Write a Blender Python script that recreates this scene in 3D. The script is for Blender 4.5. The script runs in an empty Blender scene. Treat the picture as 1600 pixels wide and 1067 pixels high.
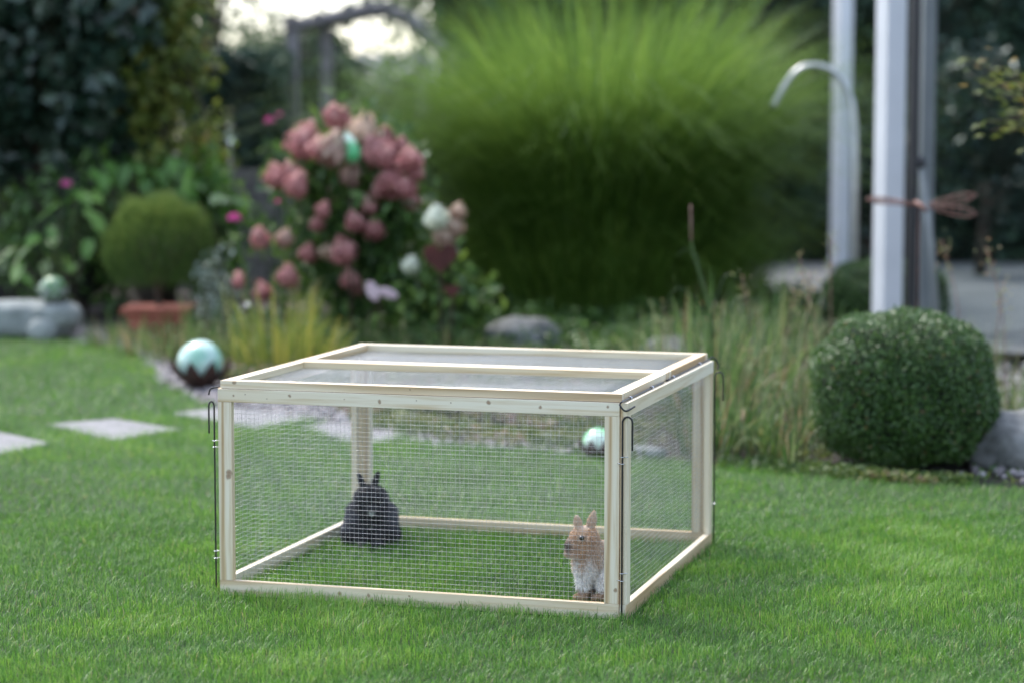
import bpy, bmesh, math, random
import numpy as np
from mathutils import Vector, Matrix

random.seed(7)
rng = np.random.default_rng(7)
sc = bpy.context.scene
COL = sc.collection

# ------------------------------------------------------------------ camera
F_PX = 3526.6
CAM = np.array([2.5515, -5.7232, 1.2794])
YAW, PITCH = 0.2888, 0.0946
FWD = np.array([-math.sin(YAW)*math.cos(PITCH), math.cos(YAW)*math.cos(PITCH), -math.sin(PITCH)])
RGT = np.array([math.cos(YAW), math.sin(YAW), 0.0])
UPV = np.cross(RGT, FWD)
AWAY = np.array([-math.sin(YAW), math.cos(YAW), 0.0])     # level, away from the camera
Z0 = -0.02                                                 # soil level under the grass
def at(px, py, z):
    return CAM + FWD*z + RGT*((px-800)/F_PX*z) - UPV*((py-533.5)/F_PX*z)
def G(px, py, h=Z0):
    d = FWD + RGT*((px-800)/F_PX) - UPV*((py-533.5)/F_PX)
    return CAM + d*((h-CAM[2])/d[2])
def gz(px, z, h=Z0):
    """ground point straight below pixel column px at view depth z"""
    p = at(px, 400, z); p[2] = h; return p
def mpp(z): return z/F_PX                                  # metres per photo pixel

cam_d = bpy.data.cameras.new('camera'); cam = bpy.data.objects.new('camera', cam_d); COL.objects.link(cam)
cam_d.sensor_width = 36.0; cam_d.lens = F_PX/1600*36.0
cam_d.clip_end = 500; cam_d.clip_start = 0.1
cam.matrix_world = Matrix(((RGT[0], UPV[0], -FWD[0], CAM[0]), (RGT[1], UPV[1], -FWD[1], CAM[1]),
                           (RGT[2], UPV[2], -FWD[2], CAM[2]), (0, 0, 0, 1)))
cam_d.dof.use_dof = True; cam_d.dof.focus_distance = 5.95; cam_d.dof.aperture_fstop = 1.8
sc.camera = cam

# ------------------------------------------------------------------ light
SUN_EL, SUN_AZ = math.radians(55), YAW + math.radians(38)   # azimuth: left of straight ahead (back light)
sun_dir = np.array([-math.sin(SUN_AZ)*math.cos(SUN_EL), math.cos(SUN_AZ)*math.cos(SUN_EL), math.sin(SUN_EL)])
w = bpy.data.worlds.new('World'); sc.world = w; w.use_nodes = True
nt = w.node_tree; bg = nt.nodes['Background']
sky = nt.nodes.new('ShaderNodeTexSky'); sky.sky_type = 'NISHITA'; sky.sun_disc = False
sky.sun_elevation = SUN_EL; sky.sun_rotation = -SUN_AZ
sky.air_density = 1.0; sky.dust_density = 2.0; sky.ozone_density = 1.0
hs = nt.nodes.new('ShaderNodeHueSaturation'); hs.inputs['Saturation'].default_value = 0.72
nt.links.new(sky.outputs[0], hs.inputs['Color']); nt.links.new(hs.outputs[0], bg.inputs['Color'])
bg.inputs['Strength'].default_value = 0.14
sl = bpy.data.lights.new('sun', 'SUN'); sun = bpy.data.objects.new('sun', sl); COL.objects.link(sun)
sl.energy = 1.1; sl.angle = math.radians(14); sl.color = (1.0, 0.96, 0.9)
sun.rotation_euler = Vector(sun_dir).to_track_quat('Z', 'Y').to_euler(); sun.location = (0, 0, 8)
sc.view_settings.view_transform = 'Standard'; sc.view_settings.look = 'None'
sc.view_settings.exposure = 1.75; sc.view_settings.gamma = 1.0
sc.render.engine = 'CYCLES'
sc.cycles.use_denoising = True
sc.cycles.max_bounces = 8; sc.cycles.transparent_max_bounces = 8
sc.cycles.sample_clamp_indirect = 6

# ------------------------------------------------------------------ helpers: materials
def new_mat(name):
    m = bpy.data.materials.new(name); m.use_nodes = True
    n = m.node_tree.nodes; return m, m.node_tree, n['Principled BSDF'], n['Material Output']
def node(t, typ, **kw):
    n = t.nodes.new(typ)
    for k, v in kw.items(): setattr(n, k, v)
    return n
def ramp(t, fac, stops):
    r = node(t, 'ShaderNodeValToRGB'); cr = r.color_ramp
    while len(cr.elements) < len(stops): cr.elements.new(0.5)
    for e, (p, c) in zip(cr.elements, stops): e.position = p; e.color = (*c, 1)
    t.links.new(fac, r.inputs[0]); return r.outputs[0]
def noise(t, scale, detail=4, coord=None, rough=0.55):
    n = node(t, 'ShaderNodeTexNoise'); n.inputs['Scale'].default_value = scale
    n.inputs['Detail'].default_value = detail; n.inputs['Roughness'].default_value = rough
    if coord is None: coord = node(t, 'ShaderNodeTexCoord').outputs['Object']
    t.links.new(coord, n.inputs['Vector']); return n.outputs['Fac']
def bump(t, b, fac, dist, strength=0.6):
    n = node(t, 'ShaderNodeBump'); n.inputs['Distance'].default_value = dist; n.inputs['Strength'].default_value = strength
    t.links.new(fac, n.inputs['Height']); t.links.new(n.outputs[0], b.inputs['Normal'])
def surf(name, c1, c2, scale=8, rough=0.7, bmp=0.0, metallic=0.0, detail=5, coat=0.0, lo=0.35, hi=0.65):
    m, t, b, o = new_mat(name)
    f = noise(t, scale, detail)
    t.links.new(ramp(t, f, [(lo, c1), (hi, c2)]), b.inputs['Base Color'])
    b.inputs['Roughness'].default_value = rough; b.inputs['Metallic'].default_value = metallic
    b.inputs['Coat Weight'].default_value = coat
    if bmp: bump(t, b, noise(t, scale*3, 6), bmp)
    return m
def leafmat(name, stops, rough=0.45, trans=0.3, spec=0.5, tint=None):
    """colour by the per-leaf attribute 'var'"""
    m, t, b, o = new_mat(name)
    a = node(t, 'ShaderNodeAttribute'); a.attribute_name = 'var'
    c = ramp(t, a.outputs['Fac'], stops)
    t.links.new(c, b.inputs['Base Color']); b.inputs['Roughness'].default_value = rough
    b.inputs['Specular IOR Level'].default_value = spec
    if trans > 0:
        tr = node(t, 'ShaderNodeBsdfTranslucent'); mx = node(t, 'ShaderNodeMixShader'); mx.inputs[0].default_value = trans
        br = node(t, 'ShaderNodeHueSaturation'); br.inputs['Value'].default_value = 1.5; br.inputs['Hue'].default_value = 0.485
        t.links.new(c, br.inputs['Color']); t.links.new(br.outputs[0], tr.inputs['Color'])
        t.links.new(b.outputs[0], mx.inputs[1]); t.links.new(tr.outputs[0], mx.inputs[2]); t.links.new(mx.outputs[0], o.inputs['Surface'])
    return m

# ------------------------------------------------------------------ helpers: objects
def link(name, me, mat=None, parent=None, loc=None, smooth=False, kind=None, label=None):
    o = bpy.data.objects.new(name, me); COL.objects.link(o)
    if mat is not None and me is not None and len(me.materials) == 0: me.materials.append(mat)
    if parent is not None: o.parent = parent
    if loc is not None: o.location = Vector([float(v) for v in loc])
    if smooth: me.shade_smooth()
    if kind: o['kind'] = kind
    if label: o['label'] = label
    return o
def thing(name, label, cat, loc, group=None, rz=0.0):
    o = bpy.data.objects.new(name, None); COL.objects.link(o); o.empty_display_size = 0.1
    o.location = Vector([float(v) for v in loc]); o.rotation_euler = (0, 0, rz)
    o['label'] = label; o['category'] = cat
    if group: o['group'] = group
    return o
def tag(o, label, cat, group=None):
    o['label'] = label; o['category'] = cat
    if group: o['group'] = group
    return o
def mesh_np(name, verts, faces, attrs=None, vattrs=None):
    """verts (N,3); faces: list of int arrays (M,k)"""
    me = bpy.data.meshes.new(name)
    verts = np.ascontiguousarray(verts, dtype=np.float32)
    me.vertices.add(len(verts)); me.vertices.foreach_set('co', verts.ravel())
    if not isinstance(faces, list): faces = [faces]
    lv = np.concatenate([f.ravel() for f in faces]).astype(np.int32)
    tot = np.concatenate([np.full(len(f), f.shape[1], np.int32) for f in faces])
    st = np.concatenate([[0], np.cumsum(tot)[:-1]]).astype(np.int32)
    me.loops.add(len(lv)); me.loops.foreach_set('vertex_index', lv)
    me.polygons.add(len(tot)); me.polygons.foreach_set('loop_start', st)
    me.update(calc_edges=True)
    for k, v in (vattrs or {}).items():
        v = np.asarray(v, dtype=np.float32)
        if v.ndim == 1:
            a = me.attributes.new(k, 'FLOAT', 'POINT'); a.data.foreach_set('value', v)
        elif v.shape[1] == 3:
            a = me.attributes.new(k, 'FLOAT_VECTOR', 'POINT'); a.data.foreach_set('vector', v.ravel())
        else:
            a = me.attributes.new(k, 'FLOAT_COLOR', 'POINT'); a.data.foreach_set('color', v.ravel())
    return me
def unit(v): return v/np.maximum(np.linalg.norm(v, axis=-1, keepdims=True), 1e-9)

def leaves_mesh(name, P, size, aspect=0.5, up=0.5, out=None, outw=0.8, droop=0.0, var=None, r=rng, quad=True, fold=0.25, jitter=0.35):
    """folded rhombus leaves at points P; N facing mix of up/outward/random"""
    n = len(P)
    rnd = unit(r.normal(size=(n, 3)))
    N = rnd*0.9 + np.array([0, 0, up])
    if out is not None: N = N + out*outw
    N = unit(N)
    D = unit(np.cross(N, unit(r.normal(size=(n, 3)))))
    D[:, 2] -= droop; D = unit(D); S = unit(np.cross(N, D)); N = np.cross(D, S)
    L = (size*(1 + jitter*r.uniform(-1, 1, n)))[:, None]
    W = L*aspect*0.5
    A = P - D*L*0.5; B = P + D*L*0.5
    Lf = P + S*W + N*W*fold*2 - D*L*0.06; Rt = P - S*W + N*W*fold*2 - D*L*0.06
    V = np.stack([A, Lf, B, Rt], 1).reshape(-1, 3)
    i = np.arange(n)[:, None]*4
    Fc = np.concatenate([i + [0, 2, 1], i + [0, 3, 2]])
    if var is None: var = r.uniform(0, 1, n)
    return mesh_np(name, V, Fc, vattrs={'var': np.repeat(var, 4)})

def ribbons_mesh(name, B, L, lean, width, nseg=5, arch=0.6, var=None, r=rng, droop=0.5, tipw=0.08, vert=0.0):
    """grass-like ribbons: base B(n,3), length L(n), lean direction(n,3) horizontal*amount"""
    n = len(B); t = np.linspace(0, 1, nseg+1)
    up = np.array([0, 0, 1.0]); Lc = L[:, None]
    P0 = B; P1 = B + up*Lc*arch + lean*Lc*0.25; P2 = B + up*Lc*(arch+0.35-droop*np.linalg.norm(lean, axis=1)[:, None]) + lean*Lc
    tt = t[None, :, None]
    C = P0[:, None]*(1-tt)**2 + P1[:, None]*2*tt*(1-tt) + P2[:, None]*tt**2
    side = unit(np.cross(up, unit(lean + r.normal(size=(n, 3))*0.35)) + 1e-6)
    wd = (width[:, None]*(np.clip(1.15-t[None]**1.6, tipw, 1)) * np.clip(0.5+t[None]*3, 0, 1))[..., None]*0.5
    Lf = C + side[:, None]*wd; Rt = C - side[:, None]*wd
    V = np.stack([Lf, Rt], 2).reshape(-1, 3)
    k = (nseg+1)*2; i = np.arange(n)[:, None]*k
    Fs = [i + [2*s, 2*s+1, 2*s+3, 2*s+2] for s in range(nseg)]
    if var is None: var = r.uniform(0, 1, n)
    return mesh_np(name, V, np.concatenate(Fs), vattrs={'var': np.repeat(var, k), 'tip': np.tile(np.repeat(t, 2), n)})

def tubes(paths, sides=6):
    """paths: list of (points(list), radii(list)) -> verts, faces"""
    V, Fq, Ft = [], [], []
    off = 0
    for pts, rad in paths:
        P = np.array(pts, float); m = len(P)
        if np.isscalar(rad): rad = [rad]*m
        T = np.gradient(P, axis=0); T = unit(T)
        ref = np.array([0, 0, 1.0]) if abs(T[0][2]) < 0.9 else np.array([1.0, 0, 0])
        A = unit(np.cross(T[0], ref))
        ring = []
        for j in range(m):
            A = unit(A - T[j]*np.dot(A, T[j])); Bv = np.cross(T[j], A)
            for s in range(sides):
                a = 2*math.pi*s/sides
                ring.append(P[j] + (A*math.cos(a) + Bv*math.sin(a))*rad[j])
        V += ring
        for j in range(m-1):
            for s in range(sides):
                a, b = off+j*sides+s, off+j*sides+(s+1) % sides
                Fq.append([a, b, b+sides, a+sides])
        V += [P[0], P[-1]]; c0, c1 = off+m*sides, off+m*sides+1
        for s in range(sides):
            Ft.append([c0, off+(s+1) % sides, off+s]); Ft.append([c1, off+(m-1)*sides+s, off+(m-1)*sides+(s+1) % sides])
        off += m*sides+2
    return np.array(V), [np.array(Fq), np.array(Ft)]
def tube_obj(name, paths, mat, parent=None, sides=6, org=None, smooth=True):
    if org is not None: paths = [([np.array(p)-org for p in pts], r) for pts, r in paths]
    V, Fc = tubes(paths, sides)
    return link(name, mesh_np(name, V, Fc), mat, parent, smooth=smooth)
def bez(pts, n=8):
    """Catmull-Rom through points"""
    P = [np.array(p, float) for p in pts]; P = [2*P[0]-P[1]] + P + [2*P[-1]-P[-2]]; out = []
    for i in range(1, len(P)-2):
        for k in range(n):
            t = k/n
            out.append(0.5*((2*P[i]) + (-P[i-1]+P[i+1])*t + (2*P[i-1]-5*P[i]+4*P[i+1]-P[i+2])*t*t + (-P[i-1]+3*P[i]-3*P[i+1]+P[i+2])*t**3))
    out.append(P[-2]); return out

def box_mesh(name, lo, hi, bevel=0.0, grain=None):
    bm = bmesh.new(); bmesh.ops.create_cube(bm, size=1)
    lo, hi = Vector([float(x) for x in lo]), Vector([float(x) for x in hi]); s = hi-lo; c = (hi+lo)/2
    for v in bm.verts: v.co = Vector((v.co.x*s.x, v.co.y*s.y, v.co.z*s.z)) + c
    if bevel: bmesh.ops.bevel(bm, geom=list(bm.edges), offset=bevel, segments=2, affect='EDGES', profile=0.7)
    me = bpy.data.meshes.new(name); bm.to_mesh(me); bm.free()
    if grain is not None:
        co = np.empty(len(me.vertices)*3, np.float32); me.vertices.foreach_get('co', co); co = co.reshape(-1, 3)
        o = np.array([random.uniform(0, 9), random.uniform(0, 9), random.uniform(0, 9)])
        idx = {'x': [1, 2, 0], 'y': [0, 2, 1], 'z': [0, 1, 2]}[grain]
        a = me.attributes.new('gco', 'FLOAT_VECTOR', 'POINT'); a.data.foreach_set('vector', (co[:, idx]+o).astype(np.float32).ravel())
    return me
def add_box(name, lo, hi, mat, parent=None, bevel=0.002, grain=None):
    return link(name, box_mesh(name, lo, hi, bevel, grain), mat, parent)
def clumps(c, rad, ncl, nl, spread, shell=0.75, r=rng, flat=1.0):
    """nl points gathered round ncl clump centres on an ellipsoid's outer part; returns points, outward dirs"""
    d = unit(r.normal(size=(ncl, 3))); rr = (shell + (1-shell)*r.uniform(0, 1, ncl))[:, None]
    cc = d*rr*np.array(rad)
    k = r.integers(0, ncl, nl)
    off = r.normal(size=(nl, 3))*spread; off[:, 2] *= flat
    P = cc[k] + off
    return P + np.array(c), unit(P/np.array(rad)), r.uniform(0, 1, ncl)[k]
def ico_np(sub=1):
    bm = bmesh.new(); bmesh.ops.create_icosphere(bm, subdivisions=sub, radius=1)
    V = np.array([v.co[:] for v in bm.verts]); Fc = np.array([[v.index for v in f.verts] for f in bm.faces]); bm.free()
    return V, Fc
def lumpy(name, c, rad, mat, parent=None, sub=4, amp=0.12, freq=1.6, seed=0, rot=0.0, power=2.0, bottom=None):
    from mathutils import noise as mn
    V, Fc = ico_np(sub)
    if power != 2.0:
        V = V/((np.abs(V)**power).sum(1, keepdims=True))**(1/power)
    out = []
    for v in V:
        d = mn.fractal(Vector(v)*freq + Vector((seed*7.3, seed*3.1, 0)), 0.9, 2.0, 4)
        out.append(v*(1+amp*d))
    V = np.array(out)*np.array(rad)
    if bottom is not None: V[:, 2] = np.maximum(V[:, 2], bottom)
    ca, sa = math.cos(rot), math.sin(rot)
    V = np.stack([V[:, 0]*ca-V[:, 1]*sa, V[:, 0]*sa+V[:, 1]*ca, V[:, 2]], 1)
    return link(name, mesh_np(name, V+np.array(c), Fc), mat, parent, smooth=True)

# ------------------------------------------------------------------ materials
M = {}
M['soil'] = surf('soil', (0.015, 0.012, 0.009), (0.045, 0.036, 0.027), 14, 0.95, 0.02)
M['lawn'] = surf('lawn_base', (0.014, 0.030, 0.008), (0.03, 0.06, 0.014), 30, 0.95, 0.01)
M['gravel_bed'] = surf('gravel_bed', (0.15, 0.14, 0.14), (0.27, 0.25, 0.26), 60, 0.9, 0.01)
M['pebble'] = leafmat('pebble', [(0, (0.12, 0.10, 0.10)), (0.5, (0.23, 0.21, 0.21)), (1, (0.42, 0.39, 0.40))], 0.7, 0)
M['slab'] = surf('concrete_slab', (0.13, 0.13, 0.14), (0.20, 0.197, 0.205), 22, 0.85, 0.003)
m, t, b, o = new_mat('weathered_slab')
n1_, n2_, n3_ = noise(t, 7, 4), noise(t, 55, 6), noise(t, 180, 2)
q1 = ramp(t, n1_, [(0.28, (0.12, 0.125, 0.115)), (0.45, (0.20, 0.20, 0.205)), (0.7, (0.255, 0.25, 0.26))])
mq = node(t, 'ShaderNodeMixRGB'); mq.blend_type = 'MULTIPLY'; mq.inputs[0].default_value = 0.8
t.links.new(q1, mq.inputs[1]); t.links.new(ramp(t, n2_, [(0.3, (0.6, 0.6, 0.58)), (0.6, (1.1, 1.1, 1.1))]), mq.inputs[2])
t.links.new(mq.outputs[0], b.inputs['Base Color']); b.inputs['Roughness'].default_value = 0.85; bump(t, b, n3_, 0.002)
M['slab'] = m
M['terrace'] = surf('terrace_paving', (0.07, 0.078, 0.08), (0.125, 0.13, 0.132), 2.2, 0.75, 0.002)
M['stone'] = surf('granite', (0.07, 0.075, 0.07), (0.26, 0.265, 0.26), 9, 0.85, 0.012, detail=8)
M['limestone'] = surf('pale_stone', (0.12, 0.135, 0.13), (0.22, 0.24, 0.23), 9, 0.85, 0.006, detail=8)
M['pale_stone'] = surf('figure_stone', (0.19, 0.21, 0.20), (0.31, 0.335, 0.32), 9, 0.85, 0.006, detail=8)
M['bark'] = surf('bark', (0.03, 0.022, 0.016), (0.09, 0.07, 0.05), 20, 0.95, 0.02)
M['grey_wood'] = surf('weathered_wood', (0.15, 0.135, 0.135), (0.30, 0.28, 0.28), 12, 0.9, 0.004)
M['dark_wood'] = surf('dark_stained_boards', (0.012, 0.009, 0.009), (0.03, 0.022, 0.02), 8, 0.8, 0.003)
M['white_paint'] = surf('white_frame_paint', (0.66, 0.67, 0.69), (0.73, 0.74, 0.76), 3, 0.45)
M['grey_paint'] = surf('grey_frame_paint', (0.20, 0.22, 0.22), (0.26, 0.28, 0.28), 3, 0.5)
M['dark_seal'] = surf('dark_seal', (0.02, 0.022, 0.026), (0.03, 0.03, 0.035), 5, 0.6)
M['terracotta'] = surf('terracotta', (0.25, 0.07, 0.045), (0.36, 0.12, 0.08), 10, 0.85, 0.003)
M['rust'] = surf('rusty_iron', (0.022, 0.010, 0.008), (0.07, 0.03, 0.02), 25, 0.85, 0.003)
M['rust_pale'] = surf('rusty_pink_iron', (0.15, 0.07, 0.055), (0.27, 0.15, 0.125), 25, 0.7)
M['steel'] = surf('brushed_steel', (0.50, 0.50, 0.52), (0.62, 0.62, 0.64), 10, 0.28, metallic=0.9)
M['zinc'] = surf('galvanised_wire', (0.40, 0.41, 0.43), (0.60, 0.61, 0.64), 300, 0.36, metallic=0.75)
M['bolt'] = surf('zinc_screw', (0.62, 0.63, 0.66), (0.75, 0.76, 0.8), 200, 0.25, metallic=1.0)
M['black_steel'] = surf('black_coated_steel', (0.008, 0.008, 0.010), (0.014, 0.014, 0.018), 60, 0.35)
M['roof_far'] = surf('grey_roof', (0.20, 0.20, 0.23), (0.30, 0.29, 0.33), 4, 0.8)
M['wall_far'] = surf('pale_wall', (0.5, 0.48, 0.45), (0.6, 0.58, 0.55), 3, 0.8)
M['core_shade'] = surf('dark_core_fill', (0.006, 0.010, 0.005), (0.018, 0.026, 0.012), 9, 0.95)  # near-black fill, stands in for the shade inside foliage

def glazed(name, c1, c2, c3):
    m, t, b, o = new_mat(name)
    n = node(t, 'ShaderNodeTexWave'); n.inputs['Scale'].default_value = 1.3; n.inputs['Distortion'].default_value = 16
    n.inputs['Detail'].default_value = 3; n.bands_direction = 'Z'
    t.links.new(node(t, 'ShaderNodeTexCoord').outputs['Object'], n.inputs['Vector'])
    n.inputs['Scale'].default_value = 2.2
    t.links.new(ramp(t, n.outputs['Fac'], [(0.1, c1), (0.5, c2), (0.9, c3)]), b.inputs['Base Color'])
    b.inputs['Roughness'].default_value = 0.16; b.inputs['Coat Weight'].default_value = 0.25; b.inputs['Coat Roughness'].default_value = 0.04
    return m
M['glaze_aqua'] = glazed('aqua_glaze', (0.26, 0.50, 0.38), (0.34, 0.58, 0.47), (0.46, 0.65, 0.58))
M['glaze_green'] = glazed('green_glaze', (0.10, 0.5, 0.20), (0.30, 0.68, 0.34), (0.72, 0.88, 0.74))
M['glaze_pale'] = glazed('pale_green_glaze', (0.06, 0.16, 0.04), (0.10, 0.22, 0.08), (0.2, 0.3, 0.18))

m, t, b, o = new_mat('window_glass')
b.inputs['Base Color'].default_value = (0.75, 0.83, 0.85, 1); b.inputs['Roughness'].default_value = 0.02
b.inputs['Transmission Weight'].default_value = 1.0; b.inputs['IOR'].default_value = 1.45
M['glass'] = m

# pine of the pen: along-grain attribute 'gco' plus knots
def pine(pen_empty, knots):
    m, t, b, o = new_mat('pale_pine')
    a = node(t, 'ShaderNodeAttribute'); a.attribute_name = 'gco'; g = a.outputs['Vector']
    mp = node(t, 'ShaderNodeMapping'); mp.inputs['Scale'].default_value = (75, 75, 3.0); t.links.new(g, mp.inputs['Vector'])
    n1 = noise(t, 1.0, 5, mp.outputs[0])
    mp2 = node(t, 'ShaderNodeMapping'); mp2.inputs['Scale'].default_value = (9, 9, 0.55); t.links.new(g, mp2.inputs['Vector'])
    wv = node(t, 'ShaderNodeTexWave'); wv.inputs['Scale'].default_value = 1.1; wv.inputs['Distortion'].default_value = 9; wv.inputs['Detail'].default_value = 3; wv.inputs['Detail Scale'].default_value = 0.6
    wv.bands_direction = 'X'; t.links.new(mp2.outputs[0], wv.inputs['Vector'])
    c1 = ramp(t, wv.outputs['Fac'], [(0.0, (0.52, 0.38, 0.23)), (0.12, (0.66, 0.53, 0.36)), (0.35, (0.76, 0.67, 0.51)), (1, (0.80, 0.73, 0.59))])
    mx = node(t, 'ShaderNodeMixRGB'); mx.blend_type = 'MULTIPLY'; mx.inputs[0].default_value = 1.0
    t.links.new(c1, mx.inputs[1]); t.links.new(ramp(t, n1, [(0.3, (0.80, 0.71, 0.58)), (0.5, (1, 1, 1))]), mx.inputs[2])
    mp3 = node(t, 'ShaderNodeMapping'); mp3.inputs['Scale'].default_value = (1.1, 1.1, 0.5); t.links.new(g, mp3.inputs['Vector'])
    mx0 = mx; mx = node(t, 'ShaderNodeMixRGB'); mx.blend_type = 'MULTIPLY'; mx.inputs[0].default_value = 1.0
    t.links.new(mx0.outputs[0], mx.inputs[1]); t.links.new(ramp(t, noise(t, 1.0, 2, mp3.outputs[0]), [(0.35, (0.90, 0.84, 0.74)), (0.6, (1, 1, 1))]), mx.inputs[2])
    tc = node(t, 'ShaderNodeTexCoord'); tc.object = pen_empty
    dis = node(t, 'ShaderNodeVectorMath', operation='ADD')
    nn = node(t, 'ShaderNodeTexNoise'); nn.inputs['Scale'].default_value = 40
    sb = node(t, 'ShaderNodeVectorMath', operation='MULTIPLY_ADD'); sb.inputs[1].default_value = (0.013,)*3; sb.inputs[2].default_value = (-0.0065,)*3
    t.links.new(tc.outputs['Object'], nn.inputs['Vector']); t.links.new(nn.outputs['Color'], sb.inputs[0])
    t.links.new(tc.outputs['Object'], dis.inputs[0]); t.links.new(sb.outputs[0], dis.inputs[1])
    last = None
    for (x, y, z, r) in knots:
        d = node(t, 'ShaderNodeVectorMath', operation='DISTANCE'); d.inputs[1].default_value = (x, y, z); t.links.new(dis.outputs[0], d.inputs[0])
        k = node(t, 'ShaderNodeMath', operation='DIVIDE'); k.inputs[1].default_value = r; t.links.new(d.outputs['Value'], k.inputs[0])
        if last is None: last = k.outputs[0]
        else:
            mm = node(t, 'ShaderNodeMath', operation='MINIMUM'); t.links.new(last, mm.inputs[0]); t.links.new(k.outputs[0], mm.inputs[1]); last = mm.outputs[0]
    kc = ramp(t, last, [(0.0, (0.20, 0.12, 0.07)), (0.55, (0.36, 0.24, 0.15)), (0.85, (0.14, 0.08, 0.045)), (1.0, (0.58, 0.46, 0.32))])
    kf = node(t, 'ShaderNodeMapRange'); kf.inputs['From Min'].default_value = 0.5; kf.inputs['From Max'].default_value = 1.35
    kf.inputs['To Min'].default_value = 0.9; kf.inputs['To Max'].default_value = 0.0; t.links.new(last, kf.inputs['Value'])
    m2 = node(t, 'ShaderNodeMixRGB'); t.links.new(kf.outputs[0], m2.inputs[0]); t.links.new(mx.outputs[0], m2.inputs[1]); t.links.new(kc, m2.inputs[2])
    t.links.new(m2.outputs[0], b.inputs['Base Color']); b.inputs['Roughness'].default_value = 0.55
    bump(t, b, n1, 0.0004, 0.5)
    return m

# foliage (var ramps)
M['blade'] = leafmat('lawn_blades', [(0, (0.028, 0.095, 0.012)), (0.45, (0.074, 0.215, 0.024)), (0.85, (0.135, 0.31, 0.042)), (0.96, (0.21, 0.34, 0.08)), (1, (0.38, 0.34, 0.16))], 0.36, 0.38, 0.36)
M['box'] = leafmat('boxwood_leaf', [(0, (0.024, 0.066, 0.016)), (0.5, (0.055, 0.13, 0.028)), (0.88, (0.11, 0.205, 0.045)), (0.96, (0.14, 0.20, 0.05)), (1, (0.28, 0.17, 0.08))], 0.30, 0.2, 0.55)
M['misc'] = leafmat('silvergrass_blade', [(0, (0.055, 0.12, 0.022)), (0.5, (0.12, 0.225, 0.038)), (1, (0.21, 0.32, 0.065))], 0.5, 0.45, 0.3)
M['dark_leaf'] = leafmat('dark_tree_leaf', [(0, (0.014, 0.034, 0.022)), (0.5, (0.030, 0.065, 0.042)), (0.9, (0.09, 0.13, 0.09)), (1, (0.26, 0.10, 0.10))], 0.33, 0.15, 0.6)
M['yellow_leaf'] = leafmat('yellowing_leaf', [(0, (0.05, 0.09, 0.02)), (0.5, (0.13, 0.18, 0.03)), (0.85, (0.24, 0.24, 0.05)), (1, (0.38, 0.13, 0.10))], 0.5, 0.35)
M['hedge_leaf'] = leafmat('hedge_leaf', [(0, (0.012, 0.034, 0.022)), (0.6, (0.026, 0.060, 0.034)), (1, (0.055, 0.10, 0.045))], 0.6, 0.1)
M['bright_leaf'] = leafmat('bright_leaf', [(0, (0.04, 0.11, 0.02)), (0.6, (0.10, 0.24, 0.035)), (1, (0.19, 0.34, 0.06))], 0.4, 0.35)
M['hyd_leaf'] = leafmat('hydrangea_leaf', [(0, (0.024, 0.065, 0.018)), (0.6, (0.07, 0.15, 0.03)), (1, (0.17, 0.27, 0.05))], 0.45, 0.25)
M['olive_leaf'] = leafmat('olive_twig_leaf', [(0, (0.04, 0.085, 0.018)), (0.6, (0.095, 0.165, 0.035)), (1, (0.18, 0.24, 0.06))], 0.55, 0.3)
M['silver_leaf'] = leafmat('silvery_leaf', [(0, (0.10, 0.15, 0.10)), (0.6, (0.3, 0.36, 0.3)), (1, (0.7, 0.74, 0.7))], 0.35, 0.2)
M['straw'] = leafmat('bed_grass_blade', [(0, (0.025, 0.055, 0.015)), (0.3, (0.06, 0.14, 0.03)), (0.6, (0.13, 0.22, 0.06)), (0.8, (0.28, 0.30, 0.15)), (1, (0.30, 0.17, 0.10))], 0.5, 0.35)
M['iris'] = leafmat('yellow_green_sword_leaf', [(0, (0.07, 0.13, 0.025)), (0.5, (0.17, 0.22, 0.04)), (1, (0.36, 0.31, 0.07))], 0.45, 0.4)
M['cover'] = leafmat('ground_cover_leaf', [(0, (0.03, 0.07, 0.02)), (0.4, (0.08, 0.14, 0.03)), (0.7, (0.17, 0.2, 0.06)), (0.88, (0.22, 0.15, 0.10)), (1, (0.5, 0.38, 0.42))], 0.55, 0.3)
M['far_leaf'] = leafmat('far_tree_leaf', [(0, (0.03, 0.06, 0.03)), (0.6, (0.07, 0.12, 0.05)), (1, (0.14, 0.2, 0.08))], 0.5, 0.3)
M['pinkf'] = leafmat('pink_floret', [(0, (0.34, 0.13, 0.13)), (0.45, (0.52, 0.25, 0.24)), (0.8, (0.64, 0.40, 0.35)), (1, (0.68, 0.55, 0.44))], 0.6, 0.3)
M['dustf'] = leafmat('dusty_pink_floret', [(0, (0.34, 0.19, 0.16)), (0.5, (0.52, 0.36, 0.30)), (1, (0.60, 0.53, 0.40))], 0.6, 0.3)
M['creamf'] = leafmat('cream_floret', [(0, (0.58, 0.42, 0.32)), (1, (0.78, 0.66, 0.52))], 0.6, 0.3)
M['whitef'] = leafmat('white_floret', [(0, (0.6, 0.64, 0.52)), (1, (0.84, 0.86, 0.8))], 0.6, 0.3)
M['browhite'] = leafmat('beige_floret', [(0, (0.40, 0.26, 0.20)), (1, (0.60, 0.50, 0.38))], 0.6, 0.3)
M['magenta'] = leafmat('magenta_petal', [(0, (0.55, 0.05, 0.25)), (1, (0.75, 0.14, 0.42))], 0.5, 0.3)
M['maple'] = leafmat('maple_leaf', [(0, (0.09, 0.14, 0.02)), (0.6, (0.22, 0.27, 0.05)), (0.85, (0.42, 0.2, 0.08)), (1, (0.5, 0.10, 0.09))], 0.4, 0.35)

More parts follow.
